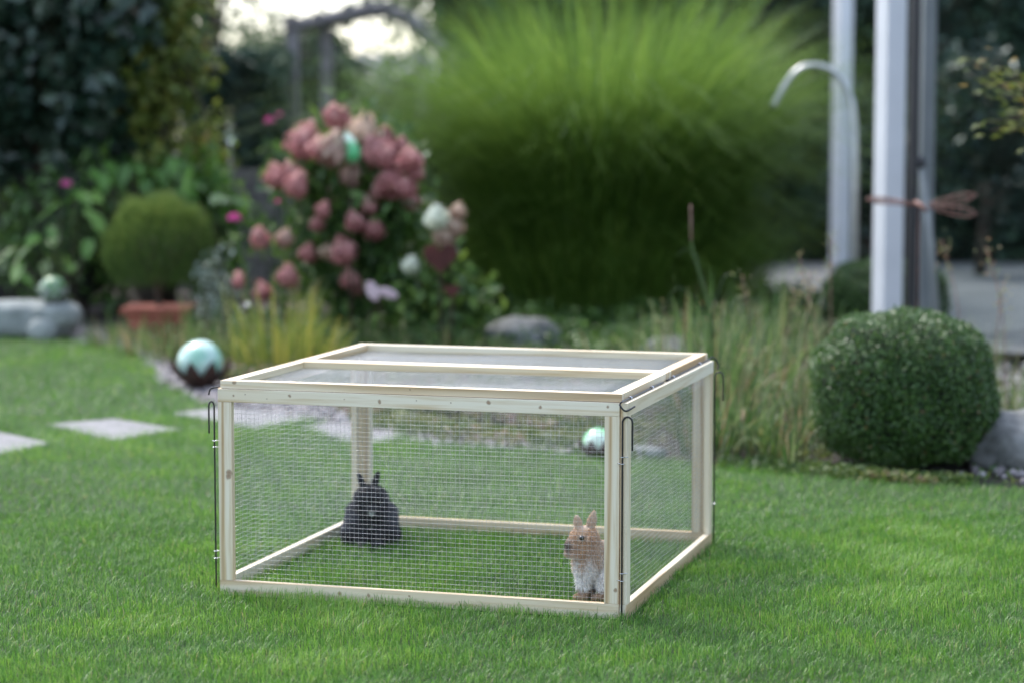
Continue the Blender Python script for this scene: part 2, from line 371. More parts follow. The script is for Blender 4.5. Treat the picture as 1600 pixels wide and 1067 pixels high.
# ------------------------------------------------------------------ ground
def poly_mesh(name, pts, h):
    bm = bmesh.new(); vs = [bm.verts.new((float(p[0]), float(p[1]), h)) for p in pts]
    f = bm.faces.new(vs)
    if f.normal.z < 0: bmesh.ops.reverse_faces(bm, faces=[f])
    bmesh.ops.triangulate(bm, faces=list(bm.faces))
    for f in bm.faces:
        f.normal_update()
        if f.normal.z < 0: f.normal_flip()
    me = bpy.data.meshes.new(name); bm.to_mesh(me); bm.free(); return me
def grid_ground():
    n = 61; a = np.linspace(-1, 1, n); a = np.sign(a)*np.abs(a)**3*180
    X, Y = np.meshgrid(a, a); Zz = np.full_like(X, Z0-0.012)
    V = np.stack([X, Y+6, Zz], -1).reshape(-1, 3)
    i, j = np.meshgrid(np.arange(n-1), np.arange(n-1)); q = (j*n+i).ravel()[:, None]
    return mesh_np('soil', V, q + [0, 1, n+1, n])
link('soil', grid_ground(), M['soil'], kind='structure')

left_edge = [(-700, 1500), (-700, 530), (0, 529), (120, 531), (200, 545), (232, 562), (250, 590), (290, 615), (330, 633),
             (380, 640), (470, 652), (560, 672), (680, 690), (800, 700), (900, 706), (1010, 716), (1120, 728), (1260, 742), (1420, 754), (1520, 757), (1640, 768), (2100, 800), (2500, 1500)]
LAWN = [G(*p)[:2] for p in left_edge if p[1] < 1400]
LAWN = [gz(-700, 2.0)[:2]] + LAWN + [gz(2500, 2.0)[:2]]
link('lawn', poly_mesh('lawn', LAWN, Z0), M['lawn'], kind='structure')
def inside(P, poly):
    x, y = P[:, 0], P[:, 1]; c = np.zeros(len(P), bool); n = len(poly); j = n-1
    for i in range(n):
        xi, yi = poly[i]; xj, yj = poly[j]
        k = ((yi > y) != (yj > y)) & (x < (xj-xi)*(y-yi)/(yj-yi+1e-12)+xi)
        c ^= k; j = i
    return c
# gravel strip between lawn and bed
GR = [(120, 536), (205, 548), (228, 566), (246, 594), (286, 620), (330, 638), (470, 656), (680, 694), (900, 710), (1010, 719), (1010, 700), (800, 680), (560, 645), (440, 618), (345, 596), (300, 578), (268, 562), (250, 545), (205, 530), (160, 514), (100, 512)]
GRV = [G(*p)[:2] for p in GR]
link('gravel', poly_mesh('gravel', GRV, Z0-0.004), M['gravel_bed'], kind='structure')
def pebbles(poly, n, r0, r1, seed):
    r = np.random.default_rng(seed); A = np.array(poly); lo, hi = A.min(0), A.max(0)
    P = r.uniform(lo, hi, (n*4, 2)); P = P[inside(P, poly)][:n]; n = len(P)
    V, Fc = ico_np(1); s = r.uniform(r0, r1, (n, 1, 1)); sq = r.uniform(0.6, 1, (n, 1, 3))
    W = V[None]*s*sq; W = W + np.concatenate([P, np.full((n, 1), Z0)], 1)[:, None]
    return mesh_np('pebbles', W.reshape(-1, 3), (Fc[None] + (np.arange(n)*len(V))[:, None, None]).reshape(-1, 3), vattrs={'var': np.repeat(r.uniform(0, 1, n), len(V))})
pb = link('pebbles', pebbles(GRV, 3000, 0.010, 0.026, 3), M['pebble'], kind='stuff'); tag(pb, 'loose pale gravel pebbles along the lawn edge', 'gravel')

# terrace
TR = [gz(1165, 17.5), gz(1290, 15.6), gz(1370, 12.6), gz(2300, 11.8), gz(2600, 20.6), gz(1165, 20.6)]
link('terrace', poly_mesh('terrace', [p[:2] for p in TR], Z0+0.06), M['terrace'], kind='structure')

# stepping stones
def slab(px_corners, label):
    P = [G(*p) for p in px_corners]; c = sum(P)/4
    bm = bmesh.new()
    lo = [bm.verts.new((p[0]-c[0], p[1]-c[1], -0.03)) for p in P]; hi = [bm.verts.new((p[0]-c[0], p[1]-c[1], 0.006)) for p in P]
    bm.faces.new(hi); bm.faces.new(lo[::-1])
    for i in range(4): j = (i+1) % 4; bm.faces.new((lo[i], lo[j], hi[j], hi[i]))
    bmesh.ops.recalc_face_normals(bm, faces=list(bm.faces)); bmesh.ops.bevel(bm, geom=list(bm.edges), offset=0.005, segments=2, affect='EDGES')
    me = bpy.data.meshes.new('stepping_stone'); bm.to_mesh(me); bm.free()
    o = link('stepping_stone', me, M['slab'], loc=(c[0], c[1], Z0)); tag(o, label, 'stepping stone', 'stepping stones across the lawn')
    return [p[:2] for p in P]
SL = [slab([(-95, 694), (-20, 672), (80, 693), (-20, 716)], 'grey paving slab in the lawn cut off by the left picture edge'),
      slab([(72, 664), (178, 655), (285, 672), (176, 690)], 'whole grey paving slab lying flush in the lawn left of the pen'),
      slab([(268, 647), (352, 636), (505, 652), (400, 672)], 'grey paving slab half hidden behind the left post of the pen'),
      slab([(470, 668), (560, 655), (650, 676), (570, 700)], 'grey paving slab seen through the mesh above the black rabbit')]

# ------------------------------------------------------------------ pen
W_, D_, H_, ZB = 1.146, 1.127, 0.5594, -0.018
KN = []
def kn(px, py, y, r):   # knot where the pixel meets the plane y=const
    d = FWD + RGT*((px-800)/F_PX) - UPV*((py-533.5)/F_PX); s = (y-CAM[1])/d[1]; p = CAM+d*s; KN.append((p[0], y, p[2], r))
kn(357.5, 738, 0, 0.0125); kn(357.0, 743, 0, 0.012); kn(961, 921, 0, 0.007)
for px, r in ((364, .004), (383, .003), (417, .003), (452, .005), (593, .007), (537, .003), (763, .007), (845, .006), (950, .005), (705, .003), (650, .003)): kn(px, 612+(px-340)*0.034+6+random.uniform(-4, 4), 0, r)
kn(365, 597.5, 0.003, .007); kn(566, 603.5, 0.003, .006); kn(641, 609, 0.003, .005); kn(530, 926, 0, .007); kn(575, 929, 0, .007); kn(640, 931, 0, .004)
pen = thing('rabbit_pen', 'square pale wooden rabbit run with wire mesh sides and two lid frames on the lawn', 'rabbit pen', (0, 0, ZB))
M['pine'] = pine(pen, [(x, y, z-ZB, r*0.85) for x, y, z, r in KN])
HT = H_ - ZB; PW, PT = 0.0405, 0.0195
SP = 0.0127
def pencoords(o): return o
def wires(name, O, A, B, la, lb, N, wob=0.0, seed=0, r=0.00038, sag=0.0):
    rr = np.random.default_rng(seed); paths = []
    O, A, B, N = map(np.array, (O, A, B, N)); ph = rr.uniform(0, 6, 6)
    def disp(a, b):
        e = math.sin(math.pi*min(max(a/la, 0), 1))*math.sin(math.pi*min(max(b/lb, 0), 1))
        f = math.sin(a*9+ph[0]+b*3)*0.5+math.sin(b*13+ph[1]-a*4)*0.5
        g = math.sin(a*17+ph[2])*math.sin(b*5+ph[3])
        return N*(wob*f*min(1, e*3)+sag*e) + B*(wob*0.5*g*min(1, e*3))
    na, nb = int(la/SP), int(lb/SP); ns = 9
    for i in range(1, na+1):
        a = i*SP; paths.append(([O+A*a+B*(lb*k/ns)+disp(a, lb*k/ns)+N*0.0004 for k in range(ns+1)], r))
    for j in range(1, nb+1):
        b_ = j*SP; paths.append(([O+B*b_+A*(la*k/ns)+disp(la*k/ns, b_)-N*0.0004 for k in range(ns+1)], r))
    V, Fc = tubes(paths, 3)
    return mesh_np(name, V, Fc)
def panel(label, x0, x1, y0, y1, axis, inner, wob, seed):
    """upright frame panel, local z from 0 to HT; axis along which it runs"""
    if axis == 'x':
        ym = y1 if inner > 0 else y0
        me = wires('wire_mesh', (x0+PW*0.3, ym, PW*0.3), (1, 0, 0), (0, 0, 1), x1-x0-PW*0.6, HT-PW*0.6, (0, 1, 0), wob, seed)
    else:
        xm = x1 if inner > 0 else x0
        me = wires('wire_mesh', (xm, y0+PW*0.3, PW*0.3), (0, 1, 0), (0, 0, 1), y1-y0-PW*0.6, HT-PW*0.6, (1, 0, 0), wob, seed)
    g = link('wire_panel', me, M['zinc'], pen, label=label)
    if axis == 'x':
        add_box('rail', (x0, y0, 0), (x1, y1, PW), M['pine'], g, 0.0015, 'x')
        add_box('rail', (x0, y0, HT-PW*0.9), (x1, y1, HT), M['pine'], g, 0.0015, 'x')
        for a in (x0, x1-PW): add_box('post', (a, y0+0.0004, PW+0.0003), (a+PW, y1-0.0004, HT-PW*0.9-0.0003), M['pine'], g, 0.0012, 'z')
    else:
        add_box('rail', (x0, y0, 0), (x1, y1, PW), M['pine'], g, 0.0015, 'y')
        add_box('rail', (x0, y0, HT-PW*0.9), (x1, y1, HT), M['pine'], g, 0.0015, 'y')
        for a in (y0, y1-PW): add_box('post', (x0+0.0004, a, PW+0.0003), (x1-0.0004, a+PW, HT-PW*0.9-0.0003), M['pine'], g, 0.0012, 'z')
    return g
panel('front mesh panel in pale pine frame', 0, W_, 0, PT, 'x', 1, 0.0007, 1)
panel('back mesh panel in pale pine frame', 0.004, W_, D_-PT, D_, 'x', -1, 0.001, 2)
panel('left side mesh panel in pale pine frame', -0.0085, PT-0.0085, PT+0.001, D_-PT-0.001, 'y', 1, 0.0012, 3)
panel('right side mesh panel, wire slightly wavy', W_+0.003, W_+0.003+PT, -0.002, D_, 'y', -1, 0.0042, 4)
# lids
LT = 0.0215
def lid(label, y0, y1, seed):
    x0, x1, z0, z1 = 0.006, W_+0.004, HT+0.001, HT+0.001+LT
    me = wires('lid_mesh', (x0+0.01, y0+0.01, z0+0.003), (1, 0, 0), (0, 1, 0), x1-x0-0.02, y1-y0-0.02, (0, 0, 1), 0.004, seed, sag=-0.006, r=0.0004)
    g = link('lid', me, M['zinc'], pen, label=label)
    rw = 0.036
    add_box('rail', (x0, y0, z0), (x1, y0+rw, z1), M['pine'], g, 0.0015, 'x')
    add_box('rail', (x0, y1-rw, z0), (x1, y1, z1), M['pine'], g, 0.0015, 'x')
    for a in (x0, x1-rw): add_box('rail', (a, y0+rw+0.0003, z0+0.0003), (a+rw, y1-rw-0.0003, z1-0.0003), M['pine'], g, 0.0015, 'y')
lid('front mesh lid in pine frame', 0.005, 0.572, 11)
lid('rear mesh lid in pine frame', 0.575, D_-0.003, 12)
# rods
def rod(pts, n=6, r=0.0025): return tube_obj('hinge_rod', [(bez(pts, n), r)], M['black_steel'], pen, 7)
zt = HT
def hook_rod(x, y, dx, dy):
    s = 0.0135; rod([(x, y, 0.002), (x, y, 0.25), (x, y, HT-0.08)] + [(x+dx*s*(1-math.cos(q)), y+dy*s*(1-math.cos(q)), HT-0.052+math.sin(q)*0.016) for q in np.linspace(0, math.pi, 7)] + [(x+dx*2*s, y+dy*2*s, HT-0.08), (x+dx*2*s, y+dy*2*s, HT-0.125)])
hook_rod(W_+0.0095, -0.0055, 0.97, 0.1)
hook_rod(-0.0105, -0.001, -0.55, -0.1)
hook_rod(W_+0.003+PT+0.004, D_+0.004, 0.9, 0.3)
xr = W_+0.0095; zr = HT+0.0035
rod([(xr, 0.48, zr), (xr, 0.2, zr), (xr, 0.0, zr+0.001), (xr-0.004, -0.016, zr-0.003), (xr-0.002, -0.022, zr-0.009), (xr+0.008, -0.022, zr-0.020), (xr+0.016, -0.012, zr-0.021), (xr+0.026, 0.022, zr-0.014)], 8)
rod([(xr, 0.52, zr), (xr, 0.8, zr), (xr, D_-0.02, zr), (xr+0.002, D_+0.008, zr+0.005), (xr+0.012, D_+0.028, zr), (xr+0.02, D_+0.034, zr-0.02), (xr+0.02, D_+0.03, zr-0.035)], 8)
rod([(-0.004, 0.48, zr), (-0.004, 0.1, zr), (-0.006, -0.004, zr), (-0.016, -0.012, zr-0.004), (-0.022, -0.01, zr-0.02)], 8)
rod([(-0.004, 0.52, zr), (-0.004, D_, zr)], 8)
def eye(p, ax):
    p = np.array(p); ax = unit(np.array(ax, float)); a = unit(np.cross(ax, (0.3, 0.2, 1))) ; b_ = np.cross(ax, a)
    ring = [p+(a*math.cos(q)+b_*math.sin(q))*0.0052 for q in np.linspace(0, 2*math.pi, 13)]
    return ring
def eye_obj(p, ax, shank):
    tube_obj('screw_eye', [(eye(p, ax), 0.0011), ([np.array(p)+np.array(shank)*0.005, np.array(p)+np.array(shank)*0.016], 0.0012)], M['bolt'], pen, 6)
for y in (0.075, 0.33, 0.60, 0.97):
    eye_obj((xr, y, zr), (0, 1, 0), (-1, 0, 0.2)); eye_obj((xr, y+0.006, zr), (0, 1, 0), (0.3, 0, -1))
    eye_obj((-0.004, y+0.02, zr+0.001), (0, 1, 0), (0, 0, 1))
for zz in (0.435, 0.417, 0.125, 0.105):
    eye_obj((W_+0.0095, -0.0055, zz), (0, 0, 1), (0.9 if zz in (0.435, 0.125) else -0.9, 0.3, 0))
    eye_obj((-0.0105, -0.001, zz-0.003), (0, 0, 1), (0.6, 0.8, 0))
eye_obj((W_+PT+0.007, D_+0.004, 0.13), (0, 0, 1), (-0.9, 0.3, 0))

# ------------------------------------------------------------------ rabbits
m, t, b, o = new_mat('rabbit_fur'); a = node(t, 'ShaderNodeAttribute'); a.attribute_name = 'fc'
t.links.new(a.outputs['Color'], b.inputs['Base Color']); b.inputs['Roughness'].default_value = 0.55; b.inputs['Specular IOR Level'].default_value = 0.35
b.inputs['Sheen Weight'].default_value = 0.3
M['fur'] = m
M['eye'] = surf('dark_eye', (0.004, 0.003, 0.003), (0.008, 0.006, 0.005), 5, 0.08, coat=1.0)
M['nose'] = surf('nose_skin', (0.05, 0.03, 0.03), (0.09, 0.05, 0.05), 60, 0.5)
def rot_e(v, ang):  # rotate ellipsoid: ang = (about t axis) degrees
    a = math.radians(ang); c, s = math.cos(a), math.sin(a)
    return np.stack([v[:, 0]*c+v[:, 2]*s, v[:, 1], -v[:, 0]*s+v[:, 2]*c], 1)
def rabbit(label, loc, els, colf, furn, furlen, seed, eyes, nose, flow):
    """els: (center(r,t,u), radii(r,t,u), rot); r=photo right, t=toward camera, u=up. Built as one voxel-remeshed body."""
    root = thing('rabbit', label, 'rabbit', loc, rz=YAW)
    V0, F0 = ico_np(3); Vs, Fs, off = [], [], 0
    for c, rd, an in els:
        v = rot_e(V0*np.array(rd), an)+np.array(c); Vs.append(v); Fs.append(F0+off); off += len(v)
    V = np.concatenate(Vs); V[:, 1] *= -1                          # toward camera = -y locally
    me = mesh_np('tmp', V, np.concatenate(Fs)[:, ::-1])
    o = bpy.data.objects.new('body', me); COL.objects.link(o)
    md = o.modifiers.new('r', 'REMESH'); md.mode = 'VOXEL'; md.voxel_size = 0.0028
    ms = o.modifiers.new('s', 'SMOOTH'); ms.iterations = 5; ms.factor = 0.6
    dg = bpy.context.evaluated_depsgraph_get(); me2 = bpy.data.meshes.new_from_object(o.evaluated_get(dg))
    o.modifiers.clear(); o.data = me2; me2.shade_smooth(); me2.materials.clear(); me2.materials.append(M['fur']); o.parent = root
    n = len(me2.vertices); co = np.empty(n*3); me2.vertices.foreach_get('co', co); co = co.reshape(-1, 3)
    rr = np.random.default_rng(seed)
    colr = lambda p: colf(np.stack([p[:, 0], -p[:, 1], p[:, 2]], 1), rr)
    a = me2.attributes.new('fc', 'FLOAT_COLOR', 'POINT')
    a.data.foreach_set('color', np.concatenate([colr(co)*0.8, np.ones((n, 1))], 1).astype(np.float32).ravel())
    # fur as fine tapered hairs on the surface
    me2.calc_loop_triangles(); nt_ = len(me2.loop_triangles); tri = np.empty(nt_*3, np.int32); me2.loop_triangles.foreach_get('vertices', tri); tri = tri.reshape(-1, 3)
    A, B, C = co[tri[:, 0]], co[tri[:, 1]], co[tri[:, 2]]; cr = np.cross(B-A, C-A); ar = np.linalg.norm(cr, axis=1)
    k = rr.choice(nt_, furn, p=ar/ar.sum()); u, v = rr.uniform(size=(2, furn)); sw = u+v > 1; u[sw], v[sw] = 1-u[sw], 1-v[sw]
    P = A[k]+(B-A)[k]*u[:, None]+(C-A)[k]*v[:, None]; N = unit(cr[k])
    fl = np.array([flow[0], -flow[1], flow[2]])
    lnf = np.array([furlen(np.array([p[0], -p[1], p[2]])) for p in P])
    clump = unit(np.sin(P*160+seed)+np.cos(P[:, [1, 2, 0]]*130))*0.35
    Dr = unit(N*0.62+fl+clump+rr.normal(size=(furn, 3))*0.22)
    Ln = (lnf*rr.uniform(0.6, 1.25, furn))[:, None]
    S = unit(np.cross(Dr, unit(rr.normal(size=(furn, 3)))))*0.00055
    Q = P-N*0.001; mid = Q+Dr*Ln*0.55; tip = Q+unit(Dr+fl*0.5)*Ln
    VV = np.stack([Q-S, Q+S, mid+S*0.8, mid-S*0.8, tip], 1).reshape(-1, 3); i = np.arange(furn)[:, None]*5
    cc = np.concatenate([colr(P)*rr.uniform(0.75, 1.25, (furn, 1)), np.ones((furn, 1))], 1)
    fm = mesh_np('fur', VV, [i+[0, 1, 2, 3], i+[3, 2, 4]], vattrs={'fc': np.repeat(cc, 5, axis=0)})
    link('fur', fm, M['fur'], root, kind='stuff')
    for (c, r_) in eyes:
        lumpy('eye', (c[0], -c[1], c[2]), (r_, r_, r_), M['eye'], root, 3, 0.0)
    c, r_ = nose; lumpy('nose', (c[0], -c[1], c[2]), (r_*1.1, r_*0.7, r_*0.7), M['nose'], root, 2, 0.05)
    return root
# brown rabbit, sitting up, head turned left and a little to the camera
def brown_col(p, rr):
    r, t_, u = p.T; n = rr.normal(size=len(p))*0.006
    tan = np.array([0.58, 0.385, 0.245]); pale = np.array([0.66, 0.55, 0.45]); white = np.array([0.88, 0.87, 0.85]); dark = np.array([0.10, 0.072, 0.065]); br = np.array([0.30, 0.19, 0.12])
    c = np.tile(tan, (len(p), 1))
    def mixin(c, col, f): f = np.clip(f, 0, 1)[:, None]; return c*(1-f)+col*f
    c = mixin(c, pale, (r-0.005)/0.03)
    c = mixin(c, white, (0.118+n*3.0+0.012*np.sin(r*160+t_*90)-u+0.15*(r+0.02))/0.03)
    c = mixin(c, tan*1.02, ((u+n*3 < 0.132) & (u+n*3 > 0.098) & (r > 0.0))*0.4)
    c = mixin(c, pale, np.clip((np.abs(r+0.028)-0.022)/0.02, 0, 1)*(u > .13)*.5)
    c = mixin(c, tan*.8, (0.036-u+n)/0.012*0.75)
    c = mixin(c, pale*1.15, (1.1-np.sqrt(((r+0.030)/0.012)**2+((u-0.176)/0.011)**2))*1.2*(t_ > 0.02))
    c = mixin(c, dark*1.3, 1.25-np.sqrt(((r+0.068)/0.014)**2+((u-0.150)/0.022)**2)+n*10)
    c = mixin(c, br, (1.0-np.sqrt(((r+0.040)/0.022)**2+((u-0.146)/0.011)**2)+n*10)*.7)
    c = mixin(c, pale, (1.0-np.sqrt(((r+0.055)/0.026)**2+((u-0.122)/0.010)**2))*1.5)
    c = mixin(c, pale*1.1, ((u > 0.196) & (t_ > 0.008))*0.5)
    return c
def bl(p):
    if p[2] > 0.198: return 0.005
    if p[0] < -0.02 and p[2] > 0.135: return 0.007
    if p[0] < -0.02 and p[2] > 0.11: return 0.013
    if p[2] < 0.035: return 0.007
    return 0.016
bro = G(925, 941); bro = bro + 0*AWAY; bro[2] = Z0+0.012
rabbit('tan rabbit with white chest sitting upright behind the front right post', bro, [
    ((-0.026, 0.006, 0.170), (0.036, 0.033, 0.034), 22), ((-0.050, 0.012, 0.152), (0.025, 0.022, 0.022), 35), ((-0.055, 0.012, 0.138), (0.020, 0.018, 0.017), 0),
    ((-0.034, 0.018, 0.140), (0.028, 0.022, 0.021), 0), ((-0.006, 0.0, 0.138), (0.036, 0.034, 0.032), 0),
    ((-0.040, 0.010, 0.212), (0.0115, 0.0055, 0.024), -8), ((-0.003, 0.006, 0.213), (0.0135, 0.0060, 0.029), 14), ((0.003, 0.006, 0.236), (0.006, 0.004, 0.012), 14),
    ((-0.014, 0.002, 0.096), (0.034, 0.031, 0.046), 0), ((0.022, -0.010, 0.115), (0.040, 0.038, 0.045), 30), ((0.040, -0.020, 0.070), (0.042, 0.045, 0.064), 0),
    ((0.045, 0.022, 0.045), (0.030, 0.022, 0.044), 0), ((-0.024, 0.012, 0.045), (0.0145, 0.0145, 0.048), 2), ((-0.002, -0.020, 0.045), (0.013, 0.013, 0.046), 0),
    ((-0.032, 0.020, 0.007), (0.019, 0.012, 0.010), 0), ((-0.010, -0.016, 0.006), (0.018, 0.012, 0.010), 0), ((0.03, 0.030, 0.008), (0.032, 0.014, 0.012), 0)],
    brown_col, 46000, bl, 5, [((-0.030, 0.0425, 0.176), 0.0072), ((-0.042, -0.022, 0.172), 0.0055)], ((-0.0735, 0.017, 0.153), 0.0045), (0.12, 0.0, -0.50))
def black_col(p, rr):
    r, t_, u = p.T; n = rr.normal(size=len(p))*0.006
    base = np.tile(np.array([0.018, 0.018, 0.022]), (len(p), 1))
    def mixin(c, col, f): f = np.clip(f, 0, 1)[:, None]; return c*(1-f)+col*f
    c = mixin(base, np.array([0.10, 0.105, 0.135]), (np.abs(r-0.004)-0.030+n*1.5)/0.03*np.clip((u-0.04)/0.05, 0, 1)*1.3)  # grey-blue highlight painted over the flanks and shoulders of the black fur
    c = mixin(c, np.array([0.6, 0.62, 0.6]), (1.1-np.sqrt(((r-0.009)/0.0095)**2+((u-0.109)/0.009)**2))*2.5*(t_ > 0.04))
    c = mixin(c, np.array([0.25, 0.27, 0.26]), (1.1-np.sqrt(((r-0.008)/0.006)**2+((u-0.060)/0.006)**2))*2*(t_ > 0.02))
    return c
def kl(p):
    if p[2] > 0.185: return 0.006
    if p[1] > 0.07 and p[2] > 0.08: return 0.007
    return 0.017
blk = G(579, 853); blk[2] = Z0+0.012
rabbit('black long-haired rabbit with white nose spot crouching near the back left post', blk, [
    ((0.000, -0.050, 0.058), (0.076, 0.085, 0.068), 0), ((0.000, 0.0, 0.058), (0.070, 0.060, 0.058), 0), ((0.004, 0.006, 0.090), (0.077, 0.054, 0.050), 0), ((0.004, 0.02, 0.125), (0.050, 0.044, 0.042), 0),
    ((-0.060, 0.0, 0.034), (0.026, 0.050, 0.040), 0), ((0.060, 0.0, 0.034), (0.026, 0.050, 0.040), 0),
    ((0.004, 0.048, 0.150), (0.046, 0.039, 0.038), 0), ((0.009, 0.078, 0.116), (0.021, 0.020, 0.019), 0), ((0.004, 0.06, 0.112), (0.033, 0.024, 0.022), 0),
    ((-0.023, 0.035, 0.196), (0.0095, 0.006, 0.034), -22), ((0.019, 0.035, 0.198), (0.0105, 0.006, 0.036), 14),
    ((-0.024, 0.055, 0.03), (0.017, 0.017, 0.035), 0), ((0.026, 0.055, 0.03), (0.017, 0.017, 0.035), 0),
    ((-0.026, 0.075, 0.008), (0.015, 0.022, 0.011), 0), ((0.028, 0.075, 0.008), (0.015, 0.022, 0.011), 0)],
    black_col, 42000, kl, 9, [((-0.027, 0.070, 0.143), 0.0055), ((0.039, 0.068, 0.143), 0.0055)], ((0.010, 0.0975, 0.113), 0.0038), (0.0, 0.0, -0.45))

# ------------------------------------------------------------------ lawn blades
def lawn_blades():
    r = np.random.default_rng(21); VV, FF, VA = [], [], []; off = 0
    zones = [(4.3, 7.6, 29000, 0.0013, 0.027, 3, 140), (7.6, 10.2, 11000, 0.0021, 0.030, 1, 160), (10.2, 14.6, 3600, 0.0038, 0.035, 1, 220)]
    for z0, z1, dens, wd, ht, seg, mg in zones:
        half = lambda z: (800+mg)/F_PX*z
        area = (half(z0)+half(z1))*(z1-z0); n = int(area*dens)
        z = np.sqrt(r.uniform(z0**2, z1**2, n)); x = r.uniform(-1, 1, n)*half(z)
        P = np.zeros((n, 3)); cz = math.cos(PITCH)
        P[:, :2] = CAM[:2] + AWAY[:2]*(z/cz-0.12)[:, None] + RGT[:2]*x[:, None]
        keep = inside(P, LAWN)
        for s in SL:
            c = np.mean(s, 0); keep &= ~inside(P + r.normal(0, 0.012, (n, 3))*(r.uniform(size=(n, 1)) < .5), [c+(q-c)*0.97 for q in s])
        X, Y = P[:, 0], P[:, 1]
        inpen = lambda e: (X > -0.011-e) & (X < W_+0.024+e) & (Y > -0.003-e) & (Y < D_+0.002+e)
        core = (X > 0.013+0.002) & (X < W_-0.002) & (Y > PT+0.003) & (Y < D_-PT-0.003)
        keep &= ~(inpen(0.001) & ~core)
        P = P[keep]; n = len(P); P[:, 2] = Z0
        big = np.sin(P[:, 0]*1.9+1)*np.cos(P[:, 1]*1.6+P[:, 0]); from_n = 0.7*big+0.8*np.sin(P[:, 0]*7+np.sin(P[:, 1]*5)*2)*np.cos(P[:, 1]*6+P[:, 0]*2)
        fine = np.sin(P[:, 0]*31+P[:, 1]*17)*np.sin(P[:, 1]*37-P[:, 0]*11)
        near_slab = np.zeros(n)
        for s in SL:
            cc_ = np.mean(s, 0); near_slab = np.maximum(near_slab, inside(P, [cc_+(q-cc_)*1.18 for q in s]).astype(float))
        L = ht*(1+0.35*near_slab)*(1+0.22*from_n+0.2*fine)*np.clip(r.normal(1, 0.24, n), 0.45, 1.75)
        az = r.uniform(0, 2*math.pi, n)*0.75+3*from_n; ln = np.abs(r.normal(0.75, 0.42, n))
        H = np.stack([np.cos(az), np.sin(az), np.zeros(n)], 1); D = H*ln[:, None]; up = np.array([0, 0, 1.0])
        S = np.stack([-np.sin(az+r.uniform(-1, 1, n)), np.cos(az), np.zeros(n)], 1); S = unit(S)*(wd*r.uniform(0.6, 1.3, n)/2)[:, None]
        Lc = L[:, None]; vz = (1/np.sqrt(1+0.7*ln**2))[:, None]; tip = P+up*Lc*0.95*vz+D*Lc*0.9; mid = P+up*Lc*0.68*vz+D*Lc*0.34
        var = np.clip(0.42+0.22*from_n+0.15*fine+r.normal(0, 0.32, n), 0, 0.955)
        var = np.where(r.uniform(size=n) < 0.012, 1.0, var)
        i = np.arange(n)[:, None]
        if seg == 3:
            V = np.stack([P-S, P+S, mid+S*0.9, mid-S*0.9, tip], 1).reshape(-1, 3); k = 5
            q = i*5+off; FF.append(np.concatenate([q+[0, 1, 2], q+[0, 2, 3], q+[3, 2, 4]]))
        else:
            V = np.stack([P-S, P+S, tip], 1).reshape(-1, 3); k = 3; FF.append(i*3+off+[0, 1, 2])
        VV.append(V); VA.append(np.repeat(var, k)); off += len(V)
    return mesh_np('grass', np.concatenate(VV), np.concatenate(FF), vattrs={'var': np.concatenate(VA)})
gr = link('grass', lawn_blades(), M['blade'], kind='stuff'); tag(gr, 'short mown green lawn grass round and inside the pen', 'grass')

# ------------------------------------------------------------------ garden objects
# -- boxwood balls
def boxball(px, z, ptop, pbot, half_px, label, nleaf, leaf, power=2.6, seed=1):
    c = gz(px, z); k = mpp(z); h = at(800, ptop, z)[2]-Z0; rad = half_px*k
    root = thing('boxwood_ball', label, 'boxwood', c, 'clipped boxwood balls')
    r = np.random.default_rng(seed)
    d = unit(r.normal(size=(nleaf, 3))); sp = d/((np.abs(d)**power).sum(1, keepdims=True))**(1/power)
    lump = 1+0.035*np.sin(d[:, :1]*9+d[:, 2:]*7+seed)+0.025*np.sin(d[:, 1:2]*15+d[:, :1]*11)
    depth = 1-np.abs(r.normal(0, 0.045, (nleaf, 1)))+np.where(r.uniform(size=(nleaf, 1)) < 0.06, 0.03, 0)
    P = sp*lump*depth*np.array([rad, rad, h*0.5]); P[:, 2] += h*0.5-0.01
    P[:, 2] = np.maximum(P[:, 2], 0.012)
    link('foliage', leaves_mesh('foliage', P, leaf, 0.6, 0.25, d, 0.7, 0, np.clip(r.beta(2, 2.4, nleaf)+0.25*(r.uniform(size=nleaf) < 0.05), 0, 1), r), M['box'], root)
    lumpy('shade_core', (0, 0, h*0.49), (rad*0.9, rad*0.9, h*0.44), M['core_shade'], root, 4, 0.03, power=power)  # solid dark core painted as the shaded inside of the ball
    tube_obj('trunk', [([(0, 0, -0.03), (0.01, 0, h*0.3), (0, 0.01, h*0.5)], [0.03, 0.025, 0.012])], M['bark'], root)
boxball(1416, 8.75, 484, 742, 141, 'large rounded boxwood bush at the lawn edge right of the pen', 52000, 0.0125, 2.7, 1)
boxball(1385, 14.3, 400, 520, 98, 'smaller boxwood ball half hidden behind the white post', 14000, 0.02, 2.2, 2)

